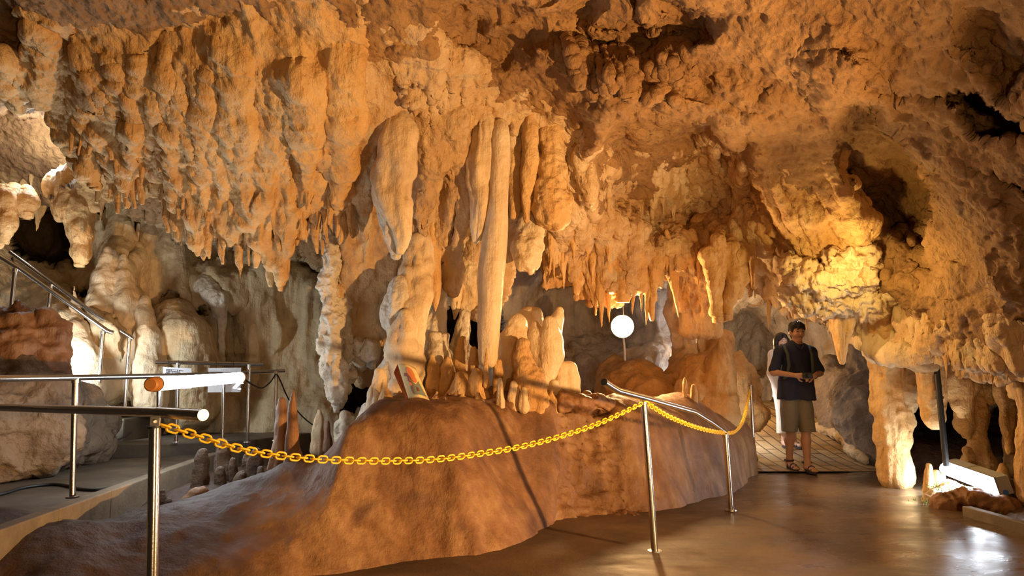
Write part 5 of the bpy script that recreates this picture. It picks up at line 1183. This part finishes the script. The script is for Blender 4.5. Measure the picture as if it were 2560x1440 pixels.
# slender white end of a lamp in the passage
c = P(1822, 1012, 8.6); root = empty('tube_lamp', c, 'small white lamp end glowing low beside the horned pillar in the passage', 'lamp')
mb = MB(); mb.tube([c+Vector((-.05,.1,-.03)), c+Vector((.0,0,.0)), c+Vector((.03,-.02,.02))], .035, 14); mb.build('tube', M['lens'], root)

# ------------------------------------------------------------------ other lights, the last one an added fill
lamp('POINT', 'stair_light', tuple(P(105, 905, 6.3)), 95, (.80,.90,1.0), .12)
lamp('POINT', 'vault_light', tuple(P(120, 400, 6.8)), 34, (.82,.92,1.0), .10)
lamp('POINT', 'passage_light', tuple(P(1830, 1000, 9.3)), 150, (.84,.90,1.0), .12)
lamp('POINT', 'crystal_light', tuple(P(2128, 690, 6.0)), 22, (1.0,.66,.20), .05)
lamp('POINT', 'hollow_light', tuple(P(1836, 870, 10.6)), 60, (1.0,.58,.22), .08)
lamp('POINT', 'passage_warm', tuple(P(1900, 700, 8.0)), 35, (1.0,.60,.26), .1)
lamp('POINT', 'passage_fill', tuple(P(2000, 770, 8.4)), 38, (.84,.90,1.0), .1)  # added to brighten the pale passage wall; no lamp stands here
# ------------------------------------------------------------------ people
M['skin'] = simple('skin', (.55,.30,.17), .5); M['skin_l'] = simple('fair_skin', (.66,.42,.30), .5)
M['hair'] = simple('black_hair', (.015,.011,.010), .4, bump=.6, bscale=120)
M['navy'] = simple('navy_cotton', (.020,.024,.055), .85, bump=.4, bscale=40)
M['khaki'] = simple('khaki_cotton', (.22,.19,.13), .85, bump=.4, bscale=30)
M['offwhite'] = simple('white_knit', (.80,.72,.62), .9, bump=.4, bscale=50); M['pale_cloth'] = simple('pale_cloth', (.72,.62,.50), .9, bump=.4, bscale=20)
M['sandal'] = simple('dark_sandal', (.05,.035,.04), .6); M['strap'] = simple('backpack_strap', (.06,.08,.07), .7); M['red'] = simple('red_cloth', (.55,.04,.03), .7)
M['eye'] = simple('eye_dark', (.02,.015,.012), .2); M['lip'] = simple('lips', (.42,.15,.11), .5); M['glass'] = simple('glasses_wire', (.25,.22,.2), .3, 1)
def body_mesh(name, segs, mat, parent, vox=.007, cut=None, amps=None):
    """segs: (p, q, rp, rq, k, sq) in the parent's coordinates"""
    lo = [min(min(s_[0][i], s_[1][i])-max(s_[2], s_[3])*1.6 for s_ in segs)-.03 for i in range(3)]; hi = [max(max(s_[0][i], s_[1][i])+max(s_[2], s_[3])*1.6 for s_ in segs)+.03 for i in range(3)]
    F = Field(lo, hi, vox)
    for s_ in segs: F.cone(s_[0], s_[1], s_[2], s_[3], s_[4] if len(s_) > 4 else .03, s_[5] if len(s_) > 5 else (1,1))
    if cut: X, Y, Z = F.coords([0,0,0], F.n); F.f = cut(F.f, X, Y, Z).astype(np.float32)
    v, q = F.mesh()
    if amps: v = rough_up(v, q, amps)
    w_ = np.array(world_of(parent)); return np_mesh(name, v+w_, q, M[mat], parent, world_of(parent))
def hand(w, fwd, down, side, r=.0085):
    """palm at the wrist w, four fingers along fwd curling to down, thumb off the side"""
    w, f, d, s = [Vector(a) for a in (w, fwd, down, side)]; f.normalize(); d.normalize(); s.normalize(); out = []
    pc = w+f*.05
    for j in (-.026, -.009, .009, .026): out.append((tuple(w+f*.01+s*j*.6), tuple(w+f*.085+s*j), .014, .012, .01))
    for j, L in zip((-.028, -.0095, .0095, .028), (.062, .075, .072, .055)):
        a = w+f*.085+s*j; b = a+(f*.75+d*.5).normalized()*L*.5; c = b+(f*.25+d*.95).normalized()*L*.5
        out += [(tuple(a), tuple(b), r, r*.92, .004), (tuple(b), tuple(c), r*.92, r*.75, .003)]
    t0 = w+f*.03-s*.028; t1 = t0+(f*.6-s*.8+d*.3).normalized()*.036; t2 = t1+(f*.9-s*.1+d*.4).normalized()*.028
    out += [(tuple(t0), tuple(t1), .012, .010, .008), (tuple(t1), tuple(t2), .010, .008, .004)]
    return out
def head_segs(c, s=1.0):
    x, y, z = c
    q = lambda a, b, cc: (x+a*s, y+b*s, z+cc*s)
    return [(q(0,.01,.03), q(0,.015,.035), .088*s, .086*s, .02, (.88,1.05)),      # skull
            (q(0,-.02,-.03), q(0,-.015,-.075), .066*s, .040*s, .03, (.95,1)),      # jaw
            (q(0,-.055,-.085), q(0,-.050,-.09), .022*s, .02*s, .03),                # chin
            (q(0,-.080,.012), q(0,-.098,-.022), .009*s, .014*s, .012),               # nose
            (q(-.03,-.072,-.01), q(-.035,-.06,-.03), .022*s, .02*s, .02), (q(.03,-.072,-.01), q(.035,-.06,-.03), .022*s, .02*s, .02),
            (q(-.035,-.078,.030), q(.035,-.078,.030), .012*s, .012*s, .015),          # brow
            (q(-.082,.012,.012), q(-.080,.008,-.022), .014*s, .011*s, .006, (.6,1)), (q(.082,.012,.012), q(.080,.008,-.022), .014*s, .011*s, .006, (.6,1)),
            (q(0,.02,-.05), q(0,.03,-.15), .052*s, .056*s, .03)]                       # neck
def face_bits(parent, c, s=1.0):
    x, y, z = c; w0 = world_of(parent)
    for sx in (-1, 1):
        mb = MB(); mb.tube([w0+Vector((x+sx*(.031-.014)*s, y-.086*s, z+.010*s)), w0+Vector((x+sx*.031*s, y-.089*s, z+.011*s)), w0+Vector((x+sx*(.031+.014)*s, y-.081*s, z+.010*s))], [.002*s,.0048*s,.002*s], 8); mb.build('eye', M['eye'], parent)
        mb = MB(); mb.tube([w0+Vector((x+sx*.012*s, y-.088*s, z+.031*s)), w0+Vector((x+sx*.032*s, y-.090*s, z+.035*s)), w0+Vector((x+sx*.052*s, y-.074*s, z+.029*s))], .0035*s, 6); mb.build('eyebrow', M['hair'], parent)
    mb = MB(); mb.tube([w0+Vector((x-.024*s, y-.076*s, z-.052*s)), w0+Vector((x, y-.086*s, z-.055*s)), w0+Vector((x+.024*s, y-.076*s, z-.052*s))], [.002*s,.006*s,.002*s], 8); mb.build('mouth', M['lip'], parent)
# man
gp = G(1999, 1177, .0); gp.z = .012
man = empty('person', gp, 'person in navy shirt and khaki shorts walking forward with a camera in both hands', 'person')
hc = (.045, -.03, 1.585)
RS, LS = (-.165, .0, 1.365), (.205, .0, 1.355); RE, LE = (-.255, -.02, 1.12), (.285, -.02, 1.115); RW, LW = (-.085, -.22, 1.085), (.135, -.23, 1.075)
hipR, hipL = (-.075, .0, .88), (.085, 0, .88); kR, kL = (-.085, -.03, .47), (.075, -.06, .47); aR, aL = (-.07, .10, .10), (.045, -.12, .085)
segs = head_segs(hc)+[((.03,.02,1.36), (.02,.02,1.05), .11, .105, .06, (1.25,.85)), ((.02,.02,1.05), (.0,.01,.88), .105, .12, .06, (1.15,.85)), (RS, LS, .055, .055, .05),
  (RS, RE, .048, .040), (RE, RW, .038, .026), (LS, LE, .048, .040), (LE, LW, .038, .026), (hipR, kR, .082, .055), (hipL, kL, .082, .055),
  (kR, (-.082,.05,.33), .050, .052), ((-.082,.05,.33), aR, .052, .033), (kL, (.065,-.06,.33), .050, .052), ((.065,-.06,.33), aL, .052, .033),
  (aR, (-.07,.10,.05), .035, .03), ((-.07,.12,.05), (-.075,-.06,.028), .034, .030, .03, (1.15,1)), (aL, (.045,-.12,.045), .035, .03), ((.045,-.09,.045), (.050,-.27,.028), .034, .030, .03, (1.2,1))]
segs += hand(RW, (.8,-.35,-.05), (.3,-.3,-.8), (0,-.4,.9)) + hand(LW, (-.8,-.3,.0), (-.3,-.3,-.8), (0,-.4,.9))
for t_ in (-2,-1,0,1,2): segs.append(((.05+t_*.013,-.27,.028), (.05+t_*.014,-.305,.022), .011, .009, .006)); segs.append(((-.075+t_*.013,-.06,.028), (-.075+t_*.014,-.095,.022), .011, .009, .006))
body_mesh('body', segs, 'skin', man, .0065)
face_bits(man, hc)
mb = MB(); w0 = world_of(man)
for sx in (-1, 1):
    cx_ = Vector((hc[0]+sx*.033, hc[1]-.099, hc[2]+.010)); mb.tube([w0+cx_+Vector((.025*math.cos(a_), 0, .017*math.sin(a_))) for a_ in [6.283*i/14 for i in range(14)]], .0014, 5, closed=True)
mb.tube([w0+Vector((hc[0]-.009, hc[1]-.100, hc[2]+.013)), w0+Vector((hc[0]+.009, hc[1]-.100, hc[2]+.013))], .0014, 5); mb.build('glasses', M['glass'], man)
h_ = hc
body_mesh('hair', [((h_[0],h_[1]+.025,h_[2]+.055), (h_[0],h_[1]+.03,h_[2]+.05), .093, .09, .02, (.95,1.1)), ((h_[0],h_[1]+.06,h_[2]+.0), (h_[0],h_[1]+.06,h_[2]-.03), .07, .06, .03),
   ((h_[0]-.05,h_[1]-.055,h_[2]+.085), (h_[0]-.02,h_[1]-.080,h_[2]+.050), .03, .010, .02), ((h_[0]+.01,h_[1]-.06,h_[2]+.09), (h_[0]+.03,h_[1]-.082,h_[2]+.052), .032, .010, .02), ((h_[0]-.01,h_[1]-.06,h_[2]+.095), (h_[0]+.0,h_[1]-.085,h_[2]+.056), .03, .010, .02),
   ((h_[0]+.05,h_[1]-.04,h_[2]+.08), (h_[0]+.068,h_[1]-.045,h_[2]+.035), .028, .010, .02), ((h_[0]-.06,h_[1]-.03,h_[2]+.075), (h_[0]-.074,h_[1]-.03,h_[2]+.02), .028, .010, .02)], 'hair', man, .006, amps=[('f', 40, .006, (1,1,.4), 2)])
def shirt_cut(f, X, Y, Z): return np.maximum(np.maximum(f, .80-Z), np.maximum(0, 1)*0-9)
def hemcut(zb):
    def c(f, X, Y, Z): return np.maximum(f, zb-Z+0*X+0*Y)
    return c
body_mesh('shirt', [((.03,.02,1.37), (.02,.02,1.10), .125, .125, .06, (1.3,.95)), ((.02,.02,1.10), (.0,.02,.82), .125, .145, .06, (1.2,.9)), (RS, LS, .070, .070, .05), (RS, (-.243,-.01,1.16), .060, .066, .03), (LS, (.272,-.01,1.155), .060, .066, .03),
   ((.045,.02,1.43), (.045,.01,1.40), .062, .075, .03), ((-.07,.01,1.0), (-.088,.0,.74), .12, .135, .03), ((.09,.01,1.0), (.10,.0,.74), .12, .135, .03)], 'navy', man, .008, hemcut(.80), [('f', 9, .010, (1,1,.6), 2)])
mb = MB(); mb.tube([w0+Vector((-.012,-.083,1.452)), w0+Vector((.02,-.108,1.41)), w0+Vector((.045,-.118,1.385)), w0+Vector((.07,-.108,1.41)), w0+Vector((.10,-.083,1.452))], [.014,.017,.008,.017,.014], 8); mb.build('collar', M['navy'], man)
body_mesh('shorts', [((-.06,.01,.90), (-.085,-.01,.68), .095, .100, .02), ((-.085,-.01,.68), (-.098,.0,.42), .098, .088, .004), ((.075,.01,.90), (.090,-.02,.68), .095, .100, .02), ((.090,-.02,.68), (.098,-.06,.42), .098, .088, .004)], 'khaki', man, .008, hemcut(.435), [('f', 8, .012, (1,1,.5), 2)])
for nm, ax_, ay_, rt in (('sandal', .05, -.18, 0), ('sandal', -.073, .02, 0)):
    mb = MB(); pts = []
    n_ = 16; ol = [(ax_+.045*math.cos(a_)*(1.05 if math.sin(a_) < 0 else .85), ay_+.14*math.sin(a_)) for a_ in [6.283*i/n_ for i in range(n_)]]
    prism(mb, [(x+w0.x, y+w0.y) for x, y in ol], w0.z-.010, w0.z+.014)
    for dy in (-.09, -.03, .05): mb.tube([w0+Vector((ax_-.042, ay_+dy, .012)), w0+Vector((ax_-.03, ay_+dy, .055-.02*(dy < -.05))), w0+Vector((ax_, ay_+dy, .070-.02*(dy < -.05))), w0+Vector((ax_+.03, ay_+dy, .055-.02*(dy < -.05))), w0+Vector((ax_+.042, ay_+dy, .012))], .010, 8)
    mb.tube([w0+Vector((ax_+.045*math.cos(a_), ay_+.09+.05*math.sin(a_), .095)) for a_ in [6.283*i/14 for i in range(14)]], .012, 8, closed=True)
    mb.build(nm, M['sandal'], man)
for pts in ([(-.115,.06,1.44),(-.125,-.05,1.42),(-.12,-.125,1.33),(-.115,-.135,1.20),(-.13,-.10,1.08),(-.15,0,1.02)], [(.165,.06,1.43),(.17,-.05,1.41),(.165,-.12,1.32),(.16,-.135,1.20),(.175,-.10,1.08),(.19,0,1.0)]):
    mb = MB(); mb.tube([w0+Vector(p) for p in pts], .019, 10); mb.build('backpack_strap', M['strap'], man)
body_mesh('backpack', [((.03,.20,1.32), (.03,.20,1.02), .12, .13, .05, (1.1,.8))], 'strap', man, .012)
mb = MB(); mb.box(w0+Vector((.205,.05,.99)), (.03,.05,.12)); mb.build('red_tag', M['red'], man, smooth=False, bevel=.006)
mb = MB(); wr = w0+Vector(LW)+Vector((.012,.01,0)); mb.tube([wr+Vector((.0,.027*math.cos(a_),.027*math.sin(a_))) for a_ in [6.283*i/14 for i in range(14)]], .006, 6, closed=True); mb.build('wristwatch', M['glass'], man)
cc_ = w0+Vector((.03,-.285,1.085)); cmo = empty('camera', cc_, 'small black camera held in front of the navy shirt', 'camera')
mb = MB(); mb.box(cc_, (.105,.045,.068)); mb.build('camera_body', M['black'], cmo, smooth=False, bevel=.008)
mb = MB(); mb.tube([cc_+Vector((0,-.02,0)), cc_+Vector((0,-.06,-.005))], [.026,.024], 16); mb.build('camera_lens', M['black'], cmo)
# woman, a step behind him
Yw = 9.35; gw = P(1985, 1130, Yw); gw.z = float(ground(0, Yw))+.014
wo = empty('person', gw, 'person with long black hair and white cardigan, half hidden behind the one in navy', 'person')
hw = (-.10, -.03, 1.40)
RS, LS = (-.22, 0, 1.24), (.05, 0, 1.24); RE, RW = (-.25, .0, .98), (-.215, -.07, .76); LE, LW = (.09,0,.98), (.09,-.06,.76)
segs = head_segs(hw, .93)+[((-.085,.02,1.22), (-.085,.02,.95), .085, .075, .05, (1.25,.85)), ((-.085,.02,.95), (-.08,.02,.80), .078, .105, .05, (1.2,.9)), (RS, LS, .042, .042, .04), (RS, RE, .038, .032), (RE, RW, .031, .021), (LS, LE, .038, .032), (LE, LW, .031, .021),
   ((-.14,.02,.80), (-.13,-.04,.43), .078, .048), ((-.13,-.04,.43), (-.12,.02,.09), .046, .030), ((-.02,.02,.80), (-.0,.0,.43), .078, .048), ((-.0,.0,.43), (.03,.04,.09), .046, .030),
   ((-.12,.03,.05), (-.125,-.13,.028), .032, .026, .03), ((.03,.05,.05), (.035,-.11,.028), .032, .026, .03)]
segs += hand(RW, (.1,-.15,-1), (.5,-.3,-.6), (.2,-1,0), .0075)+hand(LW, (-.1,-.15,-1), (-.5,-.3,-.6), (-.2,-1,0), .0075)
body_mesh('body', segs, 'skin_l', wo, .0065); face_bits(wo, hw, .93)
h_ = hw
body_mesh('hair', [((h_[0],h_[1]+.022,h_[2]+.045), (h_[0],h_[1]+.03,h_[2]+.03), .090, .092, .02, (1,1.05)), ((h_[0]-.075,h_[1]+.0,h_[2]+.02), (h_[0]-.095,h_[1]+.01,h_[2]-.17), .032, .026, .03), ((h_[0]+.075,h_[1]+.0,h_[2]+.02), (h_[0]+.09,h_[1]+.01,h_[2]-.17), .032, .026, .03),
   ((h_[0],h_[1]+.06,h_[2]), (h_[0],h_[1]+.075,h_[2]-.18), .085, .075, .04), ((h_[0]-.03,h_[1]-.05,h_[2]+.085), (h_[0]-.055,h_[1]-.068,h_[2]+.035), .028, .012, .02), ((h_[0]+.03,h_[1]-.05,h_[2]+.085), (h_[0]+.055,h_[1]-.068,h_[2]+.035), .028, .012, .02)], 'hair', wo, .007, amps=[('f', 36, .006, (1,1,.3), 2)])
body_mesh('cardigan', [((-.085,.02,1.22), (-.085,.02,.95), .10, .10, .05, (1.3,.95)), ((-.085,.02,.95), (-.08,.02,.66), .10, .13, .05, (1.25,.95)), (RS, LS, .055, .055, .05), (RS, RE, .054, .052, .04), (RE, (-.22,-.06,.80), .052, .055, .03), (LS, LE, .054, .052, .04), (LE, (.09,-.05,.80), .052, .055, .03)], 'offwhite', wo, .008, hemcut(.66), [('f', 7, .010, (1,1,.4), 2)])
body_mesh('trousers', [((-.14,.02,.80), (-.14,-.02,.45), .11, .085, .03), ((-.14,-.02,.45), (-.135,.0,.17), .085, .080, .02), ((-.02,.02,.80), (.0,.0,.45), .11, .085, .03), ((.0,.0,.45), (.02,.02,.17), .085, .080, .02)], 'pale_cloth', wo, .008, hemcut(.18), [('f', 7, .010, (1,1,.3), 2)])
for ax_, ay_ in ((-.122, -.05), (.033, -.03)):
    w1 = world_of(wo); mb = MB(); prism(mb, [(w1.x+ax_+.038*math.cos(a_), w1.y+ay_+.12*math.sin(a_)) for a_ in [6.283*i/16 for i in range(16)]], w1.z-.012, w1.z+.012)
    mb.tube([w1+Vector((ax_-.036, ay_-.05, .01)), w1+Vector((ax_, ay_-.05, .062)), w1+Vector((ax_+.036, ay_-.05, .01))], .012, 8); mb.build('sandal', M['sandal'], wo)
